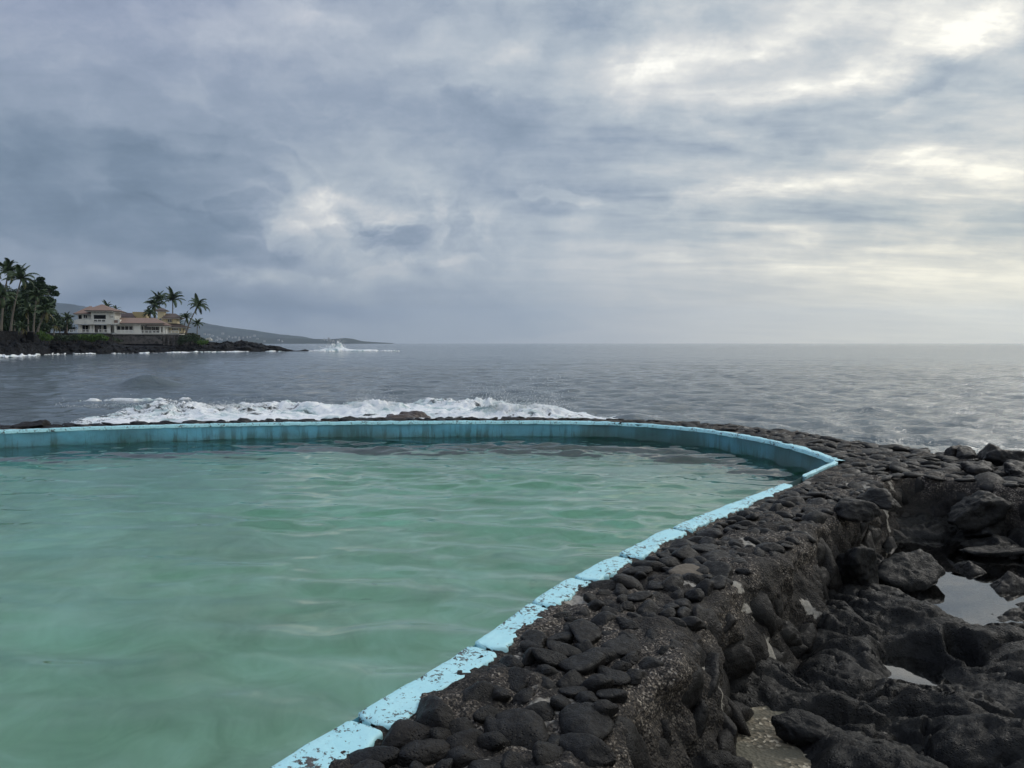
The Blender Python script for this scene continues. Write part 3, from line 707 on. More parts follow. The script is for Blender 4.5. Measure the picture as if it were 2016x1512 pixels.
# the one pale flat slab near the wall's edge
v, f = stone_shape(4, 901, 6, .4, .03); g0 = G(1362, 1128); v = v*[.15, .085, .05]; o = mesh('pale_slab', v, f, M['tan_rock'], rw); o.location = (g0.x, g0.y, -.005); o.rotation_euler = (0, 0, .15)
o['label'] = 'pale tan flat slab set among the black stones'
print('stones', len(stones))

# ================================================================== LAVA SHELF
def shelf_height(x, y):
    p = xyz(x, y); wx = fbm(p*.9, 3, 61)*.35; wy = fbm(p*.9+40, 3, 62)*.35
    qx = x+wx; qy = y+wy
    # pahoehoe lobes: nearest-seed cells, long axis running away from the camera's right
    ca, sa = math.cos(R(-28)), math.sin(R(-28)); u = (qx*ca+qy*sa)*1.0; v_ = (-qx*sa+qy*ca)*1.55
    def lobes(u, v_, n, seed, lo, hi):
        r = np.random.default_rng(seed); sx_ = r.uniform(-6, 24, n); sy_ = r.uniform(-14, 26, n); hs = r.random(n)
        F1 = np.full(len(x), 9e9); F2 = F1.copy(); ID = np.zeros(len(x), int)
        for i in range(n):
            d = (u-sx_[i])**2+(v_-sy_[i])**2; m = d < F1; F2 = np.where(m, F1, np.minimum(F2, d)); F1 = np.where(m, d, F1); ID[m] = i
        return np.sqrt(F2)-np.sqrt(F1), hs[ID]
    e, h1 = lobes(u, v_, 420, 17, 0, 0); uu = u+.12*fbm(p*3, 3, 91); vv_ = v_+.12*fbm(p*3, 3, 92)
    e2, h2 = lobes(uu, vv_, 2600, 18, 0, 0)
    z = -.78+.19*np.clip(e/.8, 0, 1)**.45+.15*(h1-.4)+.065*np.clip(e2/.30, 0, 1)**.5+.07*(h2-.5)
    z += .12*fbm(p*.55, 3, 63)+.035*fbm(p*2.3, 4, 64)
    st_ = fbm(np.column_stack([u*2.2, v_*9, u*0]), 4, 65, .6); z += .012*st_+.010*(1-2*np.abs(fbm(p*6, 4, 69, .6)))
    z += .007*fbm(p*14, 3, 66, .6)
    crk = np.abs(fbm(np.column_stack([u*.8, v_*1.1, u*0+7]), 4, 68)); z -= .13*np.exp(-(crk/.016)**2)
    crk = np.abs(fbm(np.column_stack([u*1.7, v_*2.4, u*0+3]), 4, 69)); z -= .05*np.exp(-(crk/.022)**2)
    for (a, b, s1, s2, A) in [(3.2, 4.2, .9, .6, .16), (5.0, 5.3, 1.2, .8, .20), (2.3, 5.6, .6, .5, .10), (2.05, 3.9, .5, .35, .06), (4.2, 6.1, .7, .25, -.03), (3.1, 6.3, .5, .35, .08), (2.9, 5.2, .5, .3, -.05), (6.0, 7.2, .7, .9, .12)]:
        z += A*np.exp(-((x-a)/s1)**2-((y-b)/s2)**2)
    for (a, b, s1, s2, zt) in [(4.62, 7.95, .62, 1.05, -.80), (4.02, 6.92, .36, .46, -.76), (2.92, 5.50, .25, .20, -.76), (2.85, 5.25, .30, .20, -.68), (3.28, 5.46, .08, .17, -.77), (1.36, 4.30, .34, .42, -.72), (1.12, 4.75, .2, .28, -.71)]:
        m = np.exp(-(((x-a)/s1)**2+((y-b)/s2)**2)**2); z = z*(1-m)+zt*m
    ii = inside(OUT, np.column_stack([x, y])); dd = np.full(len(x), 9.); dd[ii] = nearest(OUT, np.column_stack([x, y])[ii])[0]
    z = np.where(ii & (dd > .25), z-.9*np.clip((dd-.25)*4, 0, 1), z)
    z += -2.2*sstep(x, 13, 20)-.8*sstep(-y, 2, 6)
    return z
def patch(x0, x1, y0, y1, st):
    nx = int((x1-x0)/st)+1; ny = int((y1-y0)/st)+1
    gx, gy = np.meshgrid(np.linspace(x0, x1, nx), np.linspace(y0, y1, ny), indexing='ij'); gx = gx.ravel(); gy = gy.ravel()
    z = shelf_height(gx, gy); return np.column_stack([gx, gy, z]), grid_faces(nx, ny)
pv, pf = [], []; off_ = 0
for b in [(.2, 6.4, 3.1, 10.2, .0185), (6.4, 20, 3.1, 10.0, .1), (.2, 20, -8, 3.1, .1)]:
    v, f = patch(*b); io_ = inside(OUT, v[:, :2]); dd_ = np.zeros(len(v)); dd_[io_] = nearest(OUT, v[io_, :2])[0]; f = f[~(dd_[f] > .15).all(1)]; pv.append(v); pf.append(f+off_); off_ += len(v)
tag(mesh('lava_shelf', np.vstack(pv), np.vstack(pf), M['lava']), kind='structure')
# seabed keeps the view below the shelf closed
tag(mesh('seabed', [(-60, -40, -3.2), (60, -40, -3.2), (60, 60, -3.2), (-60, 60, -3.2)], [(0, 1, 2, 3)], M['lava']), kind='structure')
def disc(name, cx, cy, rx, ry, z, mat, wavy=0):
    n = 48; v = [(cx, cy, z)]+[(cx+rx*math.cos(a)*(1+wavy*math.sin(3*a+1)), cy+ry*math.sin(a), z) for a in [2*math.pi*k/n for k in range(n)]]
    return tag(mesh(name, v, [(0, 1+k, 1+(k+1) % n) for k in range(n)], mat), kind='structure')
disc('tide_pool', 4.45, 7.7, 1.3, 2.1, -.60, M['tide'])
disc('tide_pool', 3.0, 5.48, .60, .42, -.655, M['tide'])
disc('sand', 1.33, 4.45, .50, .62, -.64, M['sand'], .1)

def boulder(px, py, z, dims, rot, seed, label, mat='basalt', sub=5, kp=9, ang=.5, name='boulder', Y=None, rough=.03, group=None):
    if z < -.6: z += .45; dims = tuple(q*.80 for q in dims)
    v, f = stone_shape(sub, seed, kp, ang, rough); v = v*dims
    v = v@np.array(Euler(rot).to_matrix()).T
    v += fbm(v*6+seed, 4, seed, .55)[:, None]*.03*v/(np.linalg.norm(v, axis=1)[:, None]+1e-6)*np.clip(max(dims)/.3, .3, 6)
    o = mesh(name, v, f, M[mat]); g_ = G(px, py, z) if Y is None else P(px, py, Y); o.location = g_
    return tag(o, label, 'boulder', group)
boulder(1418, 1440, -.95, (.13, .12, .12), (.2, .1, .4), 201, 'small black rounded rock sitting on the tan shell sand')
boulder(1385, 1525, -1.0, (.27, .16, .14), (0, .1, .2), 202, 'low black boulder at the bottom edge in front of the sand')
boulder(1600, 1445, -1.03, (.26, .12, .11), (0, .2, -.55), 203, 'long black rock lying along the right side of the sand', 'lava')
boulder(1775, 1135, -.99, (.34, .28, .24), (.25, -.35, .4), 204, 'big angular block leaning against the foot of the cobbled wall', 'lava', kp=14, ang=.45)
boulder(1690, 1120, -.85, (.22, .26, .30), (.3, .35, .1), 205, 'upright wedge of rock between the wall and the big angular block', 'lava', kp=14)
boulder(1908, 1128, -1.08, (.145, .14, .17), (.1, .1, .8), 206, 'round black boulder standing in the bright tide pool')
boulder(1895, 1158, -1.15, (.20, .09, .035), (0, 0, -.35), 207, 'flat rock just breaking the surface of the tide pool', 'lava', kp=9)
boulder(2000, 1165, -1.1, (.35, .22, .16), (0, .1, .2), 208, 'smooth dark rock along the right side of the tide pool')
boulder(1870, 1210, -1.16, (.28, .14, .12), (0, 0, .2), 209, 'low dark rock along the near side of the tide pool', 'lava')
boulder(1955, 1040, -.95, (.55, .25, .16), (0, .1, .3), 210, 'ledge of black rock jutting out below the cobbled arm at right', 'lava', kp=12)
boulder(1975, 1090, -1.05, (.5, .2, .10), (.1, 0, .1), 211, 'flat wet ledge just behind the tide pool', 'lava', kp=12)
boulder(1935, 1003, -.7, (.42, .25, .20), (0, -.2, .2), 212, 'rough block bulging from the shaded face of the right arm', 'lava', kp=12)
for i, (a, b, d, lb) in enumerate([
    (1870, 893, (.15, .13, .12), 'leftmost boulder on the sea edge of the cobbled arm'), (1902, 897, (.19, .14, .11), 'low dark boulder second from left on the arm\'s sea edge'),
    (1944, 903, (.20, .17, .15), 'jagged boulder in the middle of the row along the arm\'s sea edge'), (1985, 912, (.27, .22, .20), 'tallest peaked boulder at the right end of the sea edge row'),
    (1920, 928, (.20, .16, .13), 'rounded grey boulder in front of the peaked boulder'), (2012, 935, (.33, .22, .13), 'broad flat boulder cut off by the right frame edge'),
    (1690, 1003, (.25, .16, .11), 'large smooth oval stone capping the bend of the wall'), (1727, 985, (.22, .14, .08), 'flat patterned stone behind the smooth oval one at the wall bend')]):
    boulder(a, b, .02, d, (random.gauss(0, .15), random.gauss(0, .15), random.random()), 220+i, lb, 'basalt', 5, 8)
# far rim
boulder(66, 839, .02, (.32, .2, .11), (0, -.22, .3), 240, 'dark wedge shaped rock on top of the far pool wall at left', 'basalt', kp=14)
for i, (a, Y, d, lb, mt) in enumerate([(780, 26.5, (.55, .4, .20), 'low brown wet rock showing through the surf', 'brown_rock'), (812, 28.0, (.50, .4, .24), 'rounded brown rock highest in the surf', 'brown_rock'),
        (690, 17.25, (.25, .14, .08), 'dark flat stone on the far wall below the surf, left one', 'basalt'), (745, 17.3, (.55, .16, .07), 'long dark stone on the far wall left of the brown rocks', 'basalt'),
        (925, 17.2, (.17, .12, .07), 'small dark dome of rock on the far wall under the spray', 'basalt')]):
    yy = [826, 820, 829, 829, 829][i]
    boulder(a, yy, 0, d, (0, 0, .1*i), 250+i, lb, mt, 4, 8, Y=Y)
#@@PART3
HAZE_D = .00007
# ================================================================== HEADLAND, HOUSES, TREES
def shoreY(px): return np.interp(px, [-260, 0, 60, 100, 200, 300, 400, 470, 560, 649], [120, 162, 178, 199, 209, 226, 250, 262, 276, 290])
def ridge_py(px): return np.interp(px, [-260, 0, 70, 100, 225, 250, 350, 372, 392, 410, 440, 460, 484, 509, 530, 545, 557, 578, 590, 599, 610, 620, 635, 646, 652],
                                   [672, 673, 675, 676, 679, 684, 685, 681, 678, 675.5, 674, 675, 671.5, 675, 681, 682.5, 685, 689.5, 690, 688.5, 690.5, 689, 690, 691.5, 694])
NX, ND = 700, 90
pxs = np.linspace(-260, 652, NX); ds = np.concatenate([np.linspace(-5, 16, 60), np.linspace(17, 150, 30)])
vv = []
for i, a in enumerate(pxs):
    Y0 = float(shoreY(a)); zt = 1.7+(676-float(ridge_py(a)))/F*(Y0+12); plat = 4.6 if a < 395 else (zt-.6 if a < 500 else SEA-1.5)
    for d in ds:
        q = P(a, 690, Y0+d); prof = np.interp(d, [-5, -1, 0, 2.5, 7, 12], [-1.6, -.5, .1, .42, .8, 1.0])
        dst = max(15, 263-Y0) if 222 < a < 355 else 15
        z = SEA+(zt-SEA)*prof if d <= 12 else np.interp(d, [12, dst, dst+1, dst+60, 250], [zt, zt+(plat-zt)*.25, plat, plat, plat])
        if a > 500 and d > 12: z = np.interp(d, [12, 22], [zt, SEA-2])
        vv.append((q.x, q.y, z))
vv = np.array(vv); dcol = np.tile(ds, NX); amp = np.clip((dcol+2)/5, 0, 1)*np.where(dcol > 15, .0, 1)
big = np.repeat(np.clip((660-pxs)/160, .35, 1), len(ds))
vv[:, 2] += amp*big*(.5*fbm(vv*.22, 4, 81)-.1+.5*fbm(vv*.8, 4, 82, .6))
vv[:, 1] += amp*1.5*fbm(vv*[.3, .3, .6], 4, 83)
tag(mesh('headland', vv, grid_faces(NX, len(ds)), M['far_lava']), kind='structure')
# wet pinkish shelf and the white water along the foot of the headland
def shore_foam(name, a0, a1, n, label, wid, seed, hh=.35):
    px_ = np.linspace(a0, a1, n); V_ = []; nd = 16
    for a in px_:
        Y0 = float(shoreY(a)); k = float(fbm(np.array([[a*.06, 0, seed]]), 4, seed)[0]); k2 = float(fbm(np.array([[a*.14, 3, seed]]), 2, seed)[0])
        w_ = wid*max(.12, .45+k*.9+k2*.25)
        for j in range(nd):
            t_ = j/(nd-1); q = P(a, 690, Y0-.2-w_*(1-t_)-k*1.5)
            V_.append((q.x, q.y, SEA+.05+(hh*math.sin(t_*math.pi)**.8*min(1, w_/2)*(1+.6*k2) if w_ > .1 else -.4)))
    V_ = np.array(V_); V_[:, 2] += .10*fbm(V_*.4, 3, 5)
    return tag(mesh(name, V_, grid_faces(n, nd), M['shore_foam']), label, 'surf', None, 'stuff')
shore_foam('shore_surf', -120, 105, 900, 'white surf washing the black rocks below the palm grove', 8, 5, .35)
shore_foam('shore_surf', 106, 400, 1000, 'thin white surf line at the foot of the rocks below the houses', 4, 9, .22)
shore_foam('shore_surf', 402, 560, 500, 'thin surf line along the low tip of the headland', 4, 12, .2)
def tipfoam(x, y):
    u = x+57.5; v_ = y-(279)
    m = 1-((u+1)/13.5)**2-(v_/5.5)**2+fbm(xyz(x*.5, y*.4), 5, 44, .6)*.8
    h = .15+.5*np.clip(m, 0, 1)+1.0*np.exp(-((u+6)/3.6)**2-(v_/2.5)**2)*(1+.5*fbm(xyz(x*.8, y*.6), 4, 3))+1.7*np.exp(-((u+6.6)/2.4)**2-(v_/1.8)**2)*(.9+.7*fbm(xyz(x*1.4, y*1), 4, 8, .6))
    return np.where(m > .2, h, -.6), (m > .05).astype(int)
foam_sheet('breaking_wave', -75, -40, 270, 288, .16, tipfoam, 'burst of white surf at the tip of the rocky headland', 'surf', 'shore_foam')
spray('sea_spray', (-64, 279, .1), 1500, 2.4, 1.2, .55, .07, 'spray flying off the burst at the tip of the headland', 14)

PH = R(16); AX = Vector((math.cos(PH), math.sin(PH), 0)); DP = Vector((-math.sin(PH), math.cos(PH), 0))
class Frame:
    def __init__(s, px, py, Y): s.O = P(px, py, Y)
    def loc(s, px, py, d=0):           # pixel -> (lx, z) on the plane d metres behind the facade
        r_ = ray(px, py); o = Vector((0, 0, H)); q = s.O+DP*d; t_ = (q-o).dot(DP)/r_.dot(DP); w_ = o+r_*t_
        return (w_-s.O).dot(AX), w_.z
    def pt(s, lx, d, z): v_ = s.O+AX*lx+DP*d; return Vector((v_.x, v_.y, z))
    def box(s, m, x0, x1, d0, d1, z0, z1):
        v_ = [s.pt(*q) for q in [(x0,d0,z0),(x1,d0,z0),(x1,d1,z0),(x0,d1,z0),(x0,d0,z1),(x1,d0,z1),(x1,d1,z1),(x0,d1,z1)]]
        m.add(v_, [(0,3,2,1),(4,5,6,7),(0,1,5,4),(1,2,6,5),(2,3,7,6),(3,0,4,7)])
class Pix:                             # reads positions off an enlarged view of the facade
    def __init__(s, fr, x0, y0, k): s.fr = fr; s.x0 = x0; s.y0 = y0; s.k = k
    def __call__(s, cx, cy, d=0): return s.fr.loc(s.x0+cx/s.k, s.y0+cy/s.k, d)
def pbox(m, q, cx0, cy0, cx1, cy1, d0, d1):
    x0, z1 = q(cx0, cy0, d0); x1, z0 = q(cx1, cy1, d0); q.fr.box(m, x0, x1, d0, d1, z0, z1)
def one(name, q, c, d0, d1, mat, parent, label=None):
    m = MB(); pbox(m, q, *c, d0, d1); o = m.build(name, M[mat], parent)
    if label: o['label'] = label
    return o
def window(q, c, d, parent, panes=2, frame=.14, mat='white_metal', name='window'):
    x0, z1 = q(c[0], c[1], d); x1, z0 = q(c[2], c[3], d); fr = q.fr
    m = MB(); fr.box(m, x0, x1, d-.06, d+.02, z1-frame, z1); fr.box(m, x0, x1, d-.06, d+.02, z0, z0+frame)
    for i in range(panes+1):
        a = x0+(x1-x0)*i/panes; fr.box(m, a-frame/2 if i else a, a+frame/2 if i < panes else a, d-.055, d+.02, z0+frame, z1-frame)
    w_ = m.build(name, M[mat], parent); g_ = MB(); fr.box(g_, x0+.01, x1-.01, d-.02, d+.01, z0+.01, z1-.01)
    gl = g_.build('pane', M['glass'], w_); return w_
def hip(q, c_eave, c_ridge, d0, d1, rd, over, parent, mat, name='roof', thick=.35, zeave=None):
    """eave (cx0, cx1, cy), ridge (cx0, cx1, cy): hipped roof from depth d0 to d1, ridge at depth rd"""
    x0, ze = q(c_eave[0], c_eave[2], d0); x1, _ = q(c_eave[1], c_eave[2], d0); r0, zr = q(c_ridge[0], c_ridge[2], rd); r1, _ = q(c_ridge[1], c_ridge[2], rd)
    f = q.fr; v_ = [f.pt(x0, d0, ze), f.pt(x1, d0, ze), f.pt(x1, d1, ze), f.pt(x0, d1, ze), f.pt(r0, rd, zr), f.pt(r1, rd, zr)]
    rf = mesh(name, v_, [(0, 1, 5, 4), (1, 2, 5), (2, 3, 4, 5), (3, 0, 4)], M[mat], parent, False)
    m = MB(); f.box(m, x0, x1, d0, d1, ze-thick*.45, ze-.004); m.build('fascia', M['fascia'], rf)
    m = MB(); f.box(m, x0+.35, x1-.35, d0+.35, d1-.35, ze-thick*1.25, ze-thick*.45-.004); m.build('soffit', M['house_white'], rf)
    return rf
def railing(q, cx0, cx1, cyt, cyb, d, parent, n, panel=False):
    x0, zt = q(cx0, cyt, d); x1, zb = q(cx1, cyb, d); f = q.fr; m = MB()
    f.box(m, x0, x1, d-.06, d+.06, zt-.12, zt); f.box(m, x0, x1, d-.04, d+.04, zb, zb+.12)
    for i in range(n+1):
        a = x0+(x1-x0)*i/n; f.box(m, a-.09, a+.09, d-.08, d+.08, zb, zt+.03)
    k = int((x1-x0)/.32)
    for i in range(k): a = x0+(x1-x0)*(i+.5)/k; f.box(m, a-.025, a+.025, d-.02, d+.02, zb+.1, zt-.1)
    return m.build('railing', M['white_metal'], parent)

# --- white two-storey house
fr = Frame(190, 657, 262); q = Pix(fr, 130, 580, 15.12)
hs = thing('house', 'white two-storey seaside house with tan tiled hip roofs and wraparound balcony', 'house', fr.O)
for c, d0, d1, nm in [((735, 480, 1290, 745), 0, 11, 'wall'), ((350, 570, 735, 745), 3.0, 11, 'wall'), ((360, 895, 1215, 1140), 2.6, 11, 'wall'), ((1290, 480, 1452, 745), .45, 10.5, 'wall')]:
    one(nm, q, c, d0, d1, 'house_white', hs)
one('lower_wall', q, (1215, 895, 1500, 1140), 3.2, 11, 'house_white', hs)
# columns carrying the balcony
for cx in (390, 740, 820, 1245, 1300, 1455): one('column', q, (cx-28, 880, cx+28, 1142), -.2, .35, 'house_white', hs)
one('column', q, (365, 895, 470, 1140), .1, 1.2, 'house_white', hs); one('column', q, (1440, 890, 1500, 1140), -.5, .6, 'house_white', hs)
# balcony parapet: left run, projecting bay, open right end
one('balcony', q, (235, 765, 290, 880), -.4, 5, 'house_white', hs); one('balcony', q, (290, 740, 578, 885), -1.0, -.75, 'house_white', hs); one('balcony', q, (578, 738, 815, 887), -1.7, -1.4, 'house_white', hs)
one('balcony', q, (815, 822, 1180, 887), -1.7, -1.4, 'house_white', hs); one('balcony', q, (1180, 738, 1372, 887), -1.7, -1.4, 'house_white', hs)
one('balcony', q, (1372, 742, 1425, 889), -1.2, -.95, 'house_white', hs); one('balcony', q, (1425, 845, 1545, 889), -1.2, -.95, 'house_white', hs); one('balcony', q, (1545, 742, 1604, 889), -1.2, 2, 'house_white', hs)
one('balcony_rail', q, (1425, 742, 1545, 760), -1.15, -1.0, 'white_metal', hs); one('balcony_screen', q, (1430, 762, 1542, 843), -1.0, -.96, 'roof_tan', hs)
one('balcony_floor', q, (240, 872, 1600, 884), -.7, 2.9, 'house_white', hs)
railing(q, 818, 1178, 738, 812, -1.55, hs, 3)
one('recess', q, (820, 745, 1176, 820), -.3, -.02, 'glass', hs)
window(q, (820, 592, 1194, 738), -.03, hs, 1, .12, name='picture_window'); window(q, (818, 503, 1194, 546), -.03, hs, 4, .16, name='transom_window')
window(q, (362, 590, 476, 738), 2.97, hs, 1); window(q, (515, 590, 636, 712), 2.97, hs, 2)
window(q, (1312, 520, 1420, 560), .42, hs, 2, .12); window(q, (1318, 606, 1418, 722), .42, hs, 2, .3)
window(q, (485, 905, 665, 1112), 2.57, hs, 2, .14, name='sliding_door'); one('screen', q, (850, 905, 985, 1120), 2.45, 2.57, 'shade', hs)
window(q, (985, 905, 1050, 1120), 2.57, hs, 1, .1, name='sliding_door'); window(q, (1110, 905, 1212, 1120), 2.57, hs, 1, .1, name='sliding_door')
window(q, (1318, 905, 1362, 1120), 3.17, hs, 1, .08, name='sliding_door')
hip(q, (208, 800, 562), (700, 760, 340), 1.6, 12.5, 7, 1, hs, 'roof_tan'); hip(q, (538, 1400, 462), (1060, 1090, 288), -1.6, 9, 3.6, 1, hs, 'roof_tan')
hip(q, (1100, 1625, 487), (1100, 1180, 330), .4, 10.5, 5, 1, hs, 'roof_tan')
# long single-storey wing
q2 = Pix(fr, 230, 560, 10.61)
one('wing_wall', q2, (0, 830, 340, 1028), .8, 11, 'house_white', hs); one('wing_wall', q2, (340, 822, 500, 1030), -.3, 11, 'house_white', hs)
one('wing_wall', q2, (500, 830, 1030, 1030), 2.4, 11, 'house_white', hs)
for cx0, cx1 in ((893, 925), (958, 1000)): one('column', q2, (cx0, 840, cx1, 1032), -.3, .3, 'house_white', hs)
window(q2, (0, 862, 334, 960), .77, hs, 4, .16); window(q2, (505, 868, 556, 1020), 2.37, hs, 1, .1, name='sliding_door'); one('screen', q2, (575, 866, 716, 1020), 2.28, 2.38, 'shade', hs)
window(q2, (722, 872, 890, 1015), 2.37, hs, 2, .12, name='sliding_door'); window(q2, (925, 875, 957, 1000), 2.37, hs, 1, .1)
hip(q2, (50, 980, 803), (60, 800, 694), -1.6, 11, 5, 1, hs, 'roof_tan', 'wing_roof'); hip(q2, (600, 1100, 850), (850, 880, 735), -1.1, 9.5, 4.2, 1, hs, 'roof_tan', 'wing_roof')
dk = one('deck', q2, (-1050/1.425, 1021, 1300, 1042), -3.4, 12, 'house_white', hs)
railing(q, 105, 820, 1040, 1128, -3.1, hs, 6); railing(q, 965, 1290, 1036, 1128, -3.1, hs, 2); railing(q2, 0, 336, 958, 1018, -3.1, hs, 4); railing(q2, 505, 900, 958, 1018, -3.1, hs, 5); railing(q2, 985, 1290, 965, 1018, -3.1, hs, 4)
# --- cream house behind the right end
fr2 = Frame(330, 657, 276); q3 = Pix(fr2, 230, 560, 10.61)
hc = thing('house', 'cream house with dark brown roofs and a small square tower behind the wing', 'house', fr2.O)
one('tower', q3, (848, 535, 1000, 760), 1, 5, 'house_cream', hc); hip(q3, (798, 1052, 540), (900, 950, 487), .2, 6, 3, .5, hc, 'roof_brown', 'tower_roof')
one('wall', q3, (960, 690, 1250, 815), 0, 8, 'house_cream', hc); hip(q3, (940, 1340, 690), (1020, 1230, 606), -1.2, 9, 4, .5, hc, 'roof_brown')
window(q3, (1062, 724, 1150, 792), -.03, hc, 2, .1); one('shutter', q3, (1040, 724, 1060, 792), -.09, -.03, 'house_tan', hc); one('shutter', q3, (1152, 724, 1176, 792), -.09, -.03, 'house_tan', hc)
one('lower_wall', q3, (990, 880, 1380, 1010), 0, 8, 'house_cream', hc); hip(q3, (1040, 1474, 884), (1080, 1290, 818), -2.2, 9, 1, .5, hc, 'roof_brown', 'lower_roof')
window(q3, (1000, 890, 1050, 962), -.03, hc, 1, .1); window(q3, (1148, 890, 1282, 964), -.03, hc, 3, .1); window(q3, (1310, 895, 1340, 985), -.03, hc, 1, .1); window(q3, (884, 705, 940, 745), .97, hc, 1, .1)
one('lower_storey', q3, (900, 1010, 1385, 1060), 1, 9, 'wallstone', hc)
# --- third house behind
fr3 = Frame(260, 657, 300); q4 = Pix(fr3, 230, 560, 10.61)
ht = thing('house', 'tan house with a dark brown roof rising behind the tan-roofed wing', 'house', fr3.O)
one('wall', q4, (326, 572, 620, 760), 3, 10, 'house_tan', ht); one('wall', q4, (-40, 672, 326, 760), 0, 10, 'house_cream', ht); one('post', q4, (225, 672, 242, 712), -.5, -.1, 'fascia', ht)
hip(q4, (-60, 355, 674), (150, 316, 594), -1.5, 9, 3, .5, ht, 'roof_dark')
# --- retaining wall, fence, small house
fw = Frame(300, 660, 256); qw = Pix(fw, 230, 560, 10.61)
sw = thing('retaining_wall', 'grey fitted stone retaining wall beneath the deck of the white house', 'retaining wall', fw.O)
one('wall', qw, (-160, 1062, 960, 1240), 0, 3, 'wallstone', sw); one('cap', qw, (-165, 1042, 965, 1060), -.25, 3, 'wallstone', sw)
one('end_wall', qw, (960, 1060, 1285, 1300), .8, 4, 'wallstone', sw)
for cx in (965, 1060, 1170): one('buttress', qw, (cx, 1075, cx+42, 1290), -.3, .79, 'wallstone', sw)
ff = Frame(378, 660, 285); qf = Pix(ff, 230, 560, 10.61)
fn = thing('fence', 'low dark fence with a pale top rail right of the cream house', 'fence', ff.O)
one('panel', qf, (1385, 1022, 1620, 1075), 0, .2, 'fascia', fn); one('rail', qf, (1380, 1012, 1625, 1021), -.05, .25, 'shade', fn)
for cx in (1385, 1500, 1612): one('post', qf, (cx, 1010, cx+10, 1080), -.15, -.0, 'shade', fn)
fv = Frame(410, 672, 330); qv = Pix(fv, 230, 560, 10.61)
vh = thing('shed', 'small white curved roofed shed just above the rocks right of the green shrub', 'shed', fv.O)
m = MB(); x0, z1 = qv(1840, 1120); x1, z0 = qv(1975, 1175); n = 8
prof = [(x0, z0)]+[(x0+(x1-x0)*(.5-.5*math.cos(math.pi*i/n)), z0+(z1-z0)*(.45+.55*math.sin(math.pi*i/n))) for i in range(n+1)]+[(x1, z0)]
vs_ = [fv.pt(a, 0, b) for a, b in prof]+[fv.pt(a, 5, b) for a, b in prof]; k = len(prof)
m.add(vs_, [tuple(range(k)), tuple(range(2*k-1, k-1, -1))]+[(i, i+k, (i+1) % k+k, (i+1) % k) for i in range(k)]); m.build('body', M['house_white'], vh)
one('door', qv, (1890, 1150, 1925, 1176), -.05, 0.0, 'shade', vh)
# lawn and dark garden wall at left
la = [P(px, 658.5, Y) for px, Y in ((-220, 185), (62, 195), (62, 235), (-220, 235))]
tag(mesh('lawn', [(a.x, a.y, 4.72) for a in la], [(0, 1, 2, 3)], M['grass'], None, False), kind='structure')
gw = thing('garden_wall', 'low dark lava stone wall edging the lawn under the palms', 'garden wall', P(20, 668, 184))
a = P(-200, 668, 178); b = P(66, 668, 192); m = MB(); dx = (b-a).normalized(); nn_ = Vector((-dx.y, dx.x, 0))
def wl(z0, z1, w0, w1): 
    v_ = [a-nn_*w0, b-nn_*w0, b+nn_*w1, a+nn_*w1]; m.add([(p_.x, p_.y, z0) for p_ in v_]+[(p_.x, p_.y, z1) for p_ in v_], [(0,3,2,1),(4,5,6,7),(0,1,5,4),(1,2,6,5),(2,3,7,6),(3,0,4,7)])
wl(1.5, 4.5, 0, 2); m.build('wall', M['far_lava'], gw); m = MB(); wl(4.503, 4.7, .1, 2.1); m.build('coping', M['wallstone'], gw)

# ------------------------------------------------------------------ palms
def frond_mesh(seed, L, droop, rise, n=22):
    r = random.Random(seed); m = MB(); pts = []
    ang = rise; x = z = 0.0; st = L/n
    for i in range(n+1):
        pts.append(Vector((x, 0, z))); x += st*math.cos(ang); z += st*math.sin(ang); ang -= droop/n*(.5+1.2*i/n)
    for i in range(n):
        a, b = pts[i], pts[i+1]; w_ = .05*(1-i/n)+.012; m.add([a+Vector((0, -w_, 0)), b+Vector((0, -w_, 0)), b+Vector((0, w_, 0)), a+Vector((0, w_, 0)), a+Vector((0,0,-w_))], [(0, 1, 2, 3), (0, 4, 1), (4, 3, 2)])
    for i in range(2, n+1):
        t_ = i/n; ll = L*.26*math.sin(math.pi*min(1, .18+t_*.80))**.7
        for j in (0, 1):
            c = pts[i] if j == 0 else (pts[i]+pts[i-1])/2; tg = (pts[i]-pts[i-1]).normalized()
            for sgn in (-1, 1):
                le = ll*r.uniform(.8, 1.1); out = (Vector((0, sgn, 0))*.75+tg*(.55+.3*t_)).normalized()
                mid = c+out*le*.5+Vector((0, 0, -.10*le)); tip = c+out*le*.85+Vector((0, 0, -.5*le)); hw = .055*L/4
                m.add([c-tg*hw, c+tg*hw, mid+tg*hw*.9, mid-tg*hw*.9, tip], [(0, 1, 2, 3), (3, 2, 4)])
    return m
FR = []
for i in range(7):
    o = frond_mesh(i, 4.2, 1.1+.22*i, .95-.05*i).build('frond', M['palm_leaf'], None, True); FR.append(o.data); bpy.data.objects.remove(o)
o = frond_mesh(9, 3.8, 1.9, .1).build('frond', M['palm_leaf_old'], None, True); OLD = o.data; bpy.data.objects.remove(o)
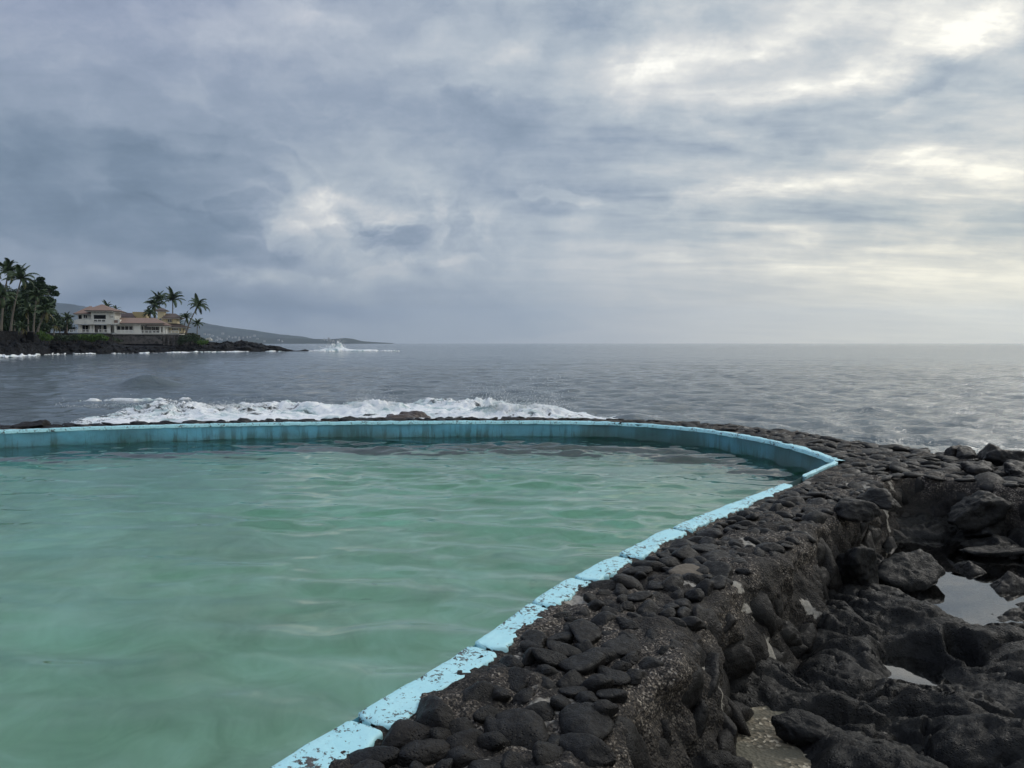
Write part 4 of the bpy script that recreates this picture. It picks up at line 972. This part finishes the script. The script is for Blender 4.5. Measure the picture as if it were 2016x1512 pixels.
def palm(crown, base, Y, s, label, seed, nf=20, group=None, dark='trunk', old=1):
    cr = P(*crown, Y); bs = P(*base, Y); r = random.Random(seed); bs.z = max(min(bs.z, 4.7), 2.0) if base[1] > 640 else bs.z
    rt = thing('palm_tree', label, 'palm tree', bs, group); h = cr-bs; n = 12; pts = []; rad = []
    for i in range(n+1):
        t_ = i/n; pts.append(bs+Vector((h.x*(t_**1.4), h.y*t_, h.z*t_))+Vector((math.sin(t_*3+seed)*.15, 0, 0))*t_*(1-t_)*h.length*.15); rad.append((.23-.10*t_+.12*(1-t_)**6)*max(.75, s)) 
    m = MB(); m.tube(pts, rad, 8); m.build('trunk', M[dark], rt, True)
    for i in range(nf):
        az_ = i*2.399+r.uniform(-.3, .3); lvl = i/nf; me = FR[r.randrange(7)] if i < nf-old else OLD
        o = bpy.data.objects.new('frond', me); C.objects.link(o); adopt(o, rt); o.location = pts[-1]
        pitch = -(.85-1.75*lvl)+r.uniform(-.12, .12); sc_ = s*r.uniform(.85, 1.1)*(1 if lvl < .85 else .85)
        o.rotation_euler = Euler((r.uniform(-.3, .3), pitch, 0)).to_matrix().to_4x4().to_euler(); 
        o.rotation_euler = (Matrix.Rotation(az_, 3, 'Z')@Matrix.Rotation(pitch, 3, 'Y')@Matrix.Rotation(r.uniform(-.4, .4), 3, 'X')).to_euler(); o.scale = (sc_,)*3
    m = MB(); m.tube([pts[-1]-Vector((0, 0, .5)), pts[-1]+Vector((0, 0, .1)), pts[-1]+Vector((0, 0, .5))], [.18*s, .3*s, .05], 8); m.build('crown_shaft', M['dtrunk'], rt, True)
    return rt
gR = 'coconut palms beside the cream house'; gL = 'coconut palms of the grove at the left edge'
palm((340, 591), (340, 655), 292, 1.30, 'tall upright palm directly behind the cream house tower', 11, 22, gR)
palm((313, 592), (318, 655), 300, 1.15, 'bushy topped palm left of the tall one behind the cream tower', 12, 26, gR)
palm((305, 603), (306, 655), 296, 1.10, 'shorter bushy palm tucked at the left of the palm pair behind the tower', 17, 24, gR)
palm((296, 617), (297, 655), 284, .80, 'small round palm growing behind the ridge of the white wing', 13, 24, gR)
palm((390, 603), (366, 658), 272, 1.15, 'slender palm leaning right, tallest right of the cream house', 14, 21, gR)
palm((367, 626), (360, 656), 278, .82, 'short palm just left of the leaning slender palm', 15, 20, gR)
palm((389, 638), (388, 664), 268, .72, 'smallest palm standing on the green shrub at the far right', 16, 17, gR)
palm((352, 640), (352, 655), 290, .6, 'low dark palm crown behind the brown lower roof', 18, 15, gR)
palm((211, 606), (211, 655), 300, .85, 'dark palm whose fronds show over the white house\'s main roof', 19, 14, 'palms behind the white house')
palm((228, 613), (228, 655), 306, .7, 'dry palm top just right of the white house\'s main roof', 20, 12, 'palms behind the white house', old=8)
palm((17, 535), (2, 656), 196, 1.12, 'tallest palm of the left grove, trunk leaning left at the frame edge', 21, 22, gL)
palm((42, 549), (21, 658), 190, 1.05, 'second tallest palm of the grove with a curved pale trunk', 22, 22, gL)
palm((2, 585), (-8, 657), 186, 1.0, 'palm half cut off by the left frame edge', 23, 20, gL)
palm((72, 583), (66, 657), 196, .88, 'mid height palm in front of the dark broadleaf tree', 24, 20, gL)
palm((91, 614), (74, 654), 190, .92, 'low arching palm at the right edge of the grove with yellowing fronds', 25, 20, gL, old=4)
palm((43, 646), (43, 658), 187, .62, 'stubby young palm on the lawn edge', 26, 14, gL, old=3)
palm((108, 640), (106, 660), 200, .62, 'young palm beside the bright shrub left of the houses', 27, 14, gL, old=4)
palm((133, 628), (132, 657), 235, .62, 'dense round palm just left of the white house', 28, 24, gL)
palm((28, 600), (30, 656), 205, .85, 'shaded palm standing behind the two tall palms', 29, 18, gL)
palm((55, 612), (56, 656), 203, .8, 'shaded palm behind the curved trunk', 30, 18, gL)
palm((118, 642), (118, 658), 236, .5, 'low palm between the grove and the white house', 31, 16, gL)

# ------------------------------------------------------------------ leafy trees and shrubs
def leaf_cloud(centres, n, size, seed, mat, parent=None, name='crown'):
    r = np.random.default_rng(seed); V_, n_tot = [], 0
    for (c, rad) in centres:
        k = int(n*rad[0]*rad[2]/9)+30; d = r.normal(size=(k, 3)); d /= np.linalg.norm(d, axis=1)[:, None]
        rr_ = (r.random(k)**.45)[:, None]; pts = np.array(c)+d*rr_*np.array(rad); clump = fbm(pts*.9, 3, seed) > -.28; pts = pts[clump]; k = len(pts)
        a = r.normal(size=(k, 3)); a /= np.linalg.norm(a, axis=1)[:, None]; b = np.cross(a, r.normal(size=(k, 3))); b /= np.linalg.norm(b, axis=1)[:, None]
        s = size*(.6+.8*r.random(k))[:, None]
        V_.append(np.stack([pts-a*s, pts-b*s*.45, pts+a*s, pts+b*s*.45], 1).reshape(-1, 3)); n_tot += k
    V_ = np.vstack(V_); f = np.arange(n_tot*4).reshape(-1, 4); return mesh(name, V_, f, M[mat], parent, False)
def tree(base, Y, lobes, label, seed, n=1500, size=.30):
    bs = P(*base, Y); bs.z = 4.6; rt = thing('broadleaf_tree', label, 'tree', bs, 'dark leafy trees behind the grove'); cs = []; m = MB(); r = random.Random(seed)
    cen = P(lobes[0][0], lobes[0][1], Y)
    m.tube([bs, bs+(cen-bs)*.5+Vector((.4, 0, 0)), cen], [.55, .4, .22], 8); m.build('trunk', M['dtrunk'], rt, True); m = MB()
    for (px, py, rx, rz) in lobes:
        k = Y/F; c = P(px, py, Y+r.uniform(-3, 3)); cs.append((c, (rx*k, rx*k*.9, rz*k)))
        m.tube([bs+(cen-bs)*.45, (bs+(cen-bs)*.45+c)/2+Vector((0, 0, .6)), c], [.28, .18, .06], 6)
    m.build('limbs', M['dtrunk'], rt, True); leaf_cloud(cs, n, size, seed, 'tree_leaf', rt); return rt
tree((60, 657), 215, [(62, 590, 24, 22), (75, 560, 14, 10), (80, 549, 7, 4), (92, 571, 15, 12), (104, 566, 8, 4), (108, 578, 8, 6), (84, 600, 22, 18), (60, 570, 18, 14), (48, 600, 24, 22), (95, 592, 14, 9), (70, 620, 26, 16)], 'dark broadleaf tree with a ragged stepped crown at the right of the grove', 41, 5200)
tree((20, 657), 222, [(20, 600, 28, 26), (5, 580, 22, 20), (38, 585, 20, 18), (10, 625, 30, 20), (42, 625, 26, 18), (-20, 600, 30, 30)], 'dark broadleaf tree filling the back of the grove at the left', 42, 3600)
tree((95, 657), 225, [(95, 625, 22, 14), (112, 632, 14, 10), (78, 640, 26, 12), (45, 645, 26, 10), (12, 645, 26, 10)], 'low dark leafy tree behind the young palms', 43, 3600)
tree((30, 657), 208, [(30, 640, 20, 14), (52, 635, 18, 14), (70, 640, 16, 14), (12, 632, 18, 16), (84, 645, 12, 10), (40, 620, 16, 12), (60, 615, 14, 12)], 'shadowy leafy tree between the trunks of the grove', 45, 4200)
tree((128, 657), 262, [(128, 640, 15, 11), (118, 645, 12, 8), (140, 646, 10, 8)], 'small leafy tree against the left end of the white house', 44, 1600)
def shrub(lobes, Y, label, seed, mat, n=3000, size=.22, cat='shrub', name='shrub', group=None):
    base = P(lobes[0][0], 672, Y); rt = thing(name, label, cat, base, group); cs = []; r = random.Random(seed); m = MB(); k = Y/F
    for (px, py, rx, rz) in lobes:
        c = P(px, py, Y+r.uniform(-.8, .8)); cs.append((c, (rx*k, max(1.2, rx*k*.5), rz*k)))
        m.tube([c-Vector((0, -.2, rz*k+.8)), c], [.10, .04], 5)
    m.build('stems', M['dtrunk'], rt); leaf_cloud(cs, n, size, seed, mat, rt, 'foliage'); return rt
shrub([(88, 662, 11, 9), (80, 658, 6, 7), (96, 665, 8, 6)], 197, 'bright green shrub spilling over the rocks at the end of the lawn', 51, 'bush_leaf')
shrub([(112, 664, 12, 7), (128, 666, 12, 7), (145, 664, 12, 6)], 209, 'dull green hedge section between the bright shrubs', 52, 'bush_dark')
shrub([(165, 664, 12, 7), (180, 665, 14, 8), (195, 663, 10, 6), (150, 664, 9, 6), (205, 666, 10, 5)], 216, 'bright green hedge spilling over the rocks in front of the white house', 53, 'bush_leaf', 5000)
shrub([(220, 667, 10, 5), (233, 670, 9, 4)], 232, 'thin olive shrub at the left end of the retaining wall', 54, 'bush_dark', 1200)
shrub([(365, 667, 14, 8), (378, 664, 14, 9), (392, 670, 13, 7), (355, 673, 8, 6)], 250, 'dark green shrub mound under the three palms at right', 55, 'bush_dark')
shrub([(398, 674, 11, 5), (405, 673, 6, 4)], 247, 'yellow green tip of the shrub mound nearest the bare rocks', 56, 'bush_leaf')

# ================================================================== FAR COAST, TOWN, HAZE
def ridge_mesh(name, pts, Y, depth, rise_seed, amp, mat='hill', kind='structure', n=260, m_=34, tilt=0):
    xs = np.linspace(pts[0][0], pts[-1][0], n); pys = np.interp(xs, [p_[0] for p_ in pts], [p_[1] for p_ in pts]); V_ = []
    for a, b in zip(xs, pys):
        for j in range(m_):
            t_ = j/(m_-1); Yj = Y+depth*t_; top = 1.7+(676-b)/F*(Y+depth*.85); q_ = P(a, 676, Yj)
            z = SEA-1+(top-SEA+1)*min(1, (t_/.85))**1.15 if t_ < .85 else top-(t_-.85)*60
            V_.append((q_.x, q_.y, z))
    V_ = np.array(V_); hh = (V_[:, 2]-SEA)/60; V_[:, 2] += amp*fbm(V_*[.004, .004, 0], 5, rise_seed)*np.clip(hh, 0, 1)
    return tag(mesh(name, V_, grid_faces(n, m_), M[mat]), kind=kind)
ridge_mesh('hills', [(-300, 588), (0, 590), (60, 592), (111, 597), (167, 603), (230, 613), (300, 622), (400, 634), (440, 640), (495, 650), (560, 660), (620, 667), (680, 672), (762, 675.7)], 6500, 2000, 5, 14)
ridge_mesh('coast', [(380, 664), (430, 663), (480, 663), (540, 666), (600, 667), (640, 668), (660, 667), (680, 665), (695, 667), (715, 672), (745, 674), (775, 675.7)], 5600, 600, 8, 5)
rt_ = random.Random(4)
for (px, py) in [(418, 660), (427, 663), (431, 666), (426, 669), (436, 668), (450, 662), (457, 664), (463, 663), (470, 664), (478, 664), (486, 663), (492, 663), (438, 656), (446, 666), (402, 657), (410, 658), (520, 671), (555, 671), (638, 668), (644, 669), (650, 669), (647, 666), (656, 670), (664, 670), (668, 669), (548, 669), (506, 666), (500, 660), (470, 668), (412, 664)]:
    Y = 5500+rt_.uniform(-60, 60); c = P(px, py, Y); w_ = rt_.uniform(3, 7)*(1.5 if px < 440 else 1); h_ = rt_.uniform(2.2, 4.2); bd = thing('building', 'tiny pale building in the hazy town along the distant coast', 'building', (c.x, c.y, c.z-h_), 'pale buildings of the distant town')
    m = MB(); m.box((c.x-w_, c.y, c.z-h_-6), (c.x+w_, c.y+12, c.z+h_)); m.build('wall', M['town_wall'], bd)
    m = MB(); z1 = c.z+h_; m.add([(c.x-w_-1, c.y-1, z1), (c.x+w_+1, c.y-1, z1), (c.x+w_+1, c.y+13, z1), (c.x-w_-1, c.y+13, z1), (c.x-w_*.5, c.y+6, z1+2.2), (c.x+w_*.5, c.y+6, z1+2.2)], [(0, 1, 5, 4), (1, 2, 5), (2, 3, 4, 5), (3, 0, 4), (0, 3, 2, 1)]); m.build('roof', M['shade'], bd)

m, t, o = material('haze'); pv_ = t.n('ShaderNodeVolumePrincipled'); pv_.inputs['Color'].default_value = (.66, .80, 1.0, 1); pv_.inputs['Density'].default_value = HAZE_D; pv_.inputs['Anisotropy'].default_value = .5
t.l(pv_.outputs[0], o.inputs['Volume'])
mb = MB(); mb.box((-13000, -13000, -5), (13000, 13000, 560)); hz = mb.build('haze', m); tag(hz, 'thin blue haze over the sea and the distant coast', 'haze', None, 'stuff')
hz.display_type = 'WIRE'
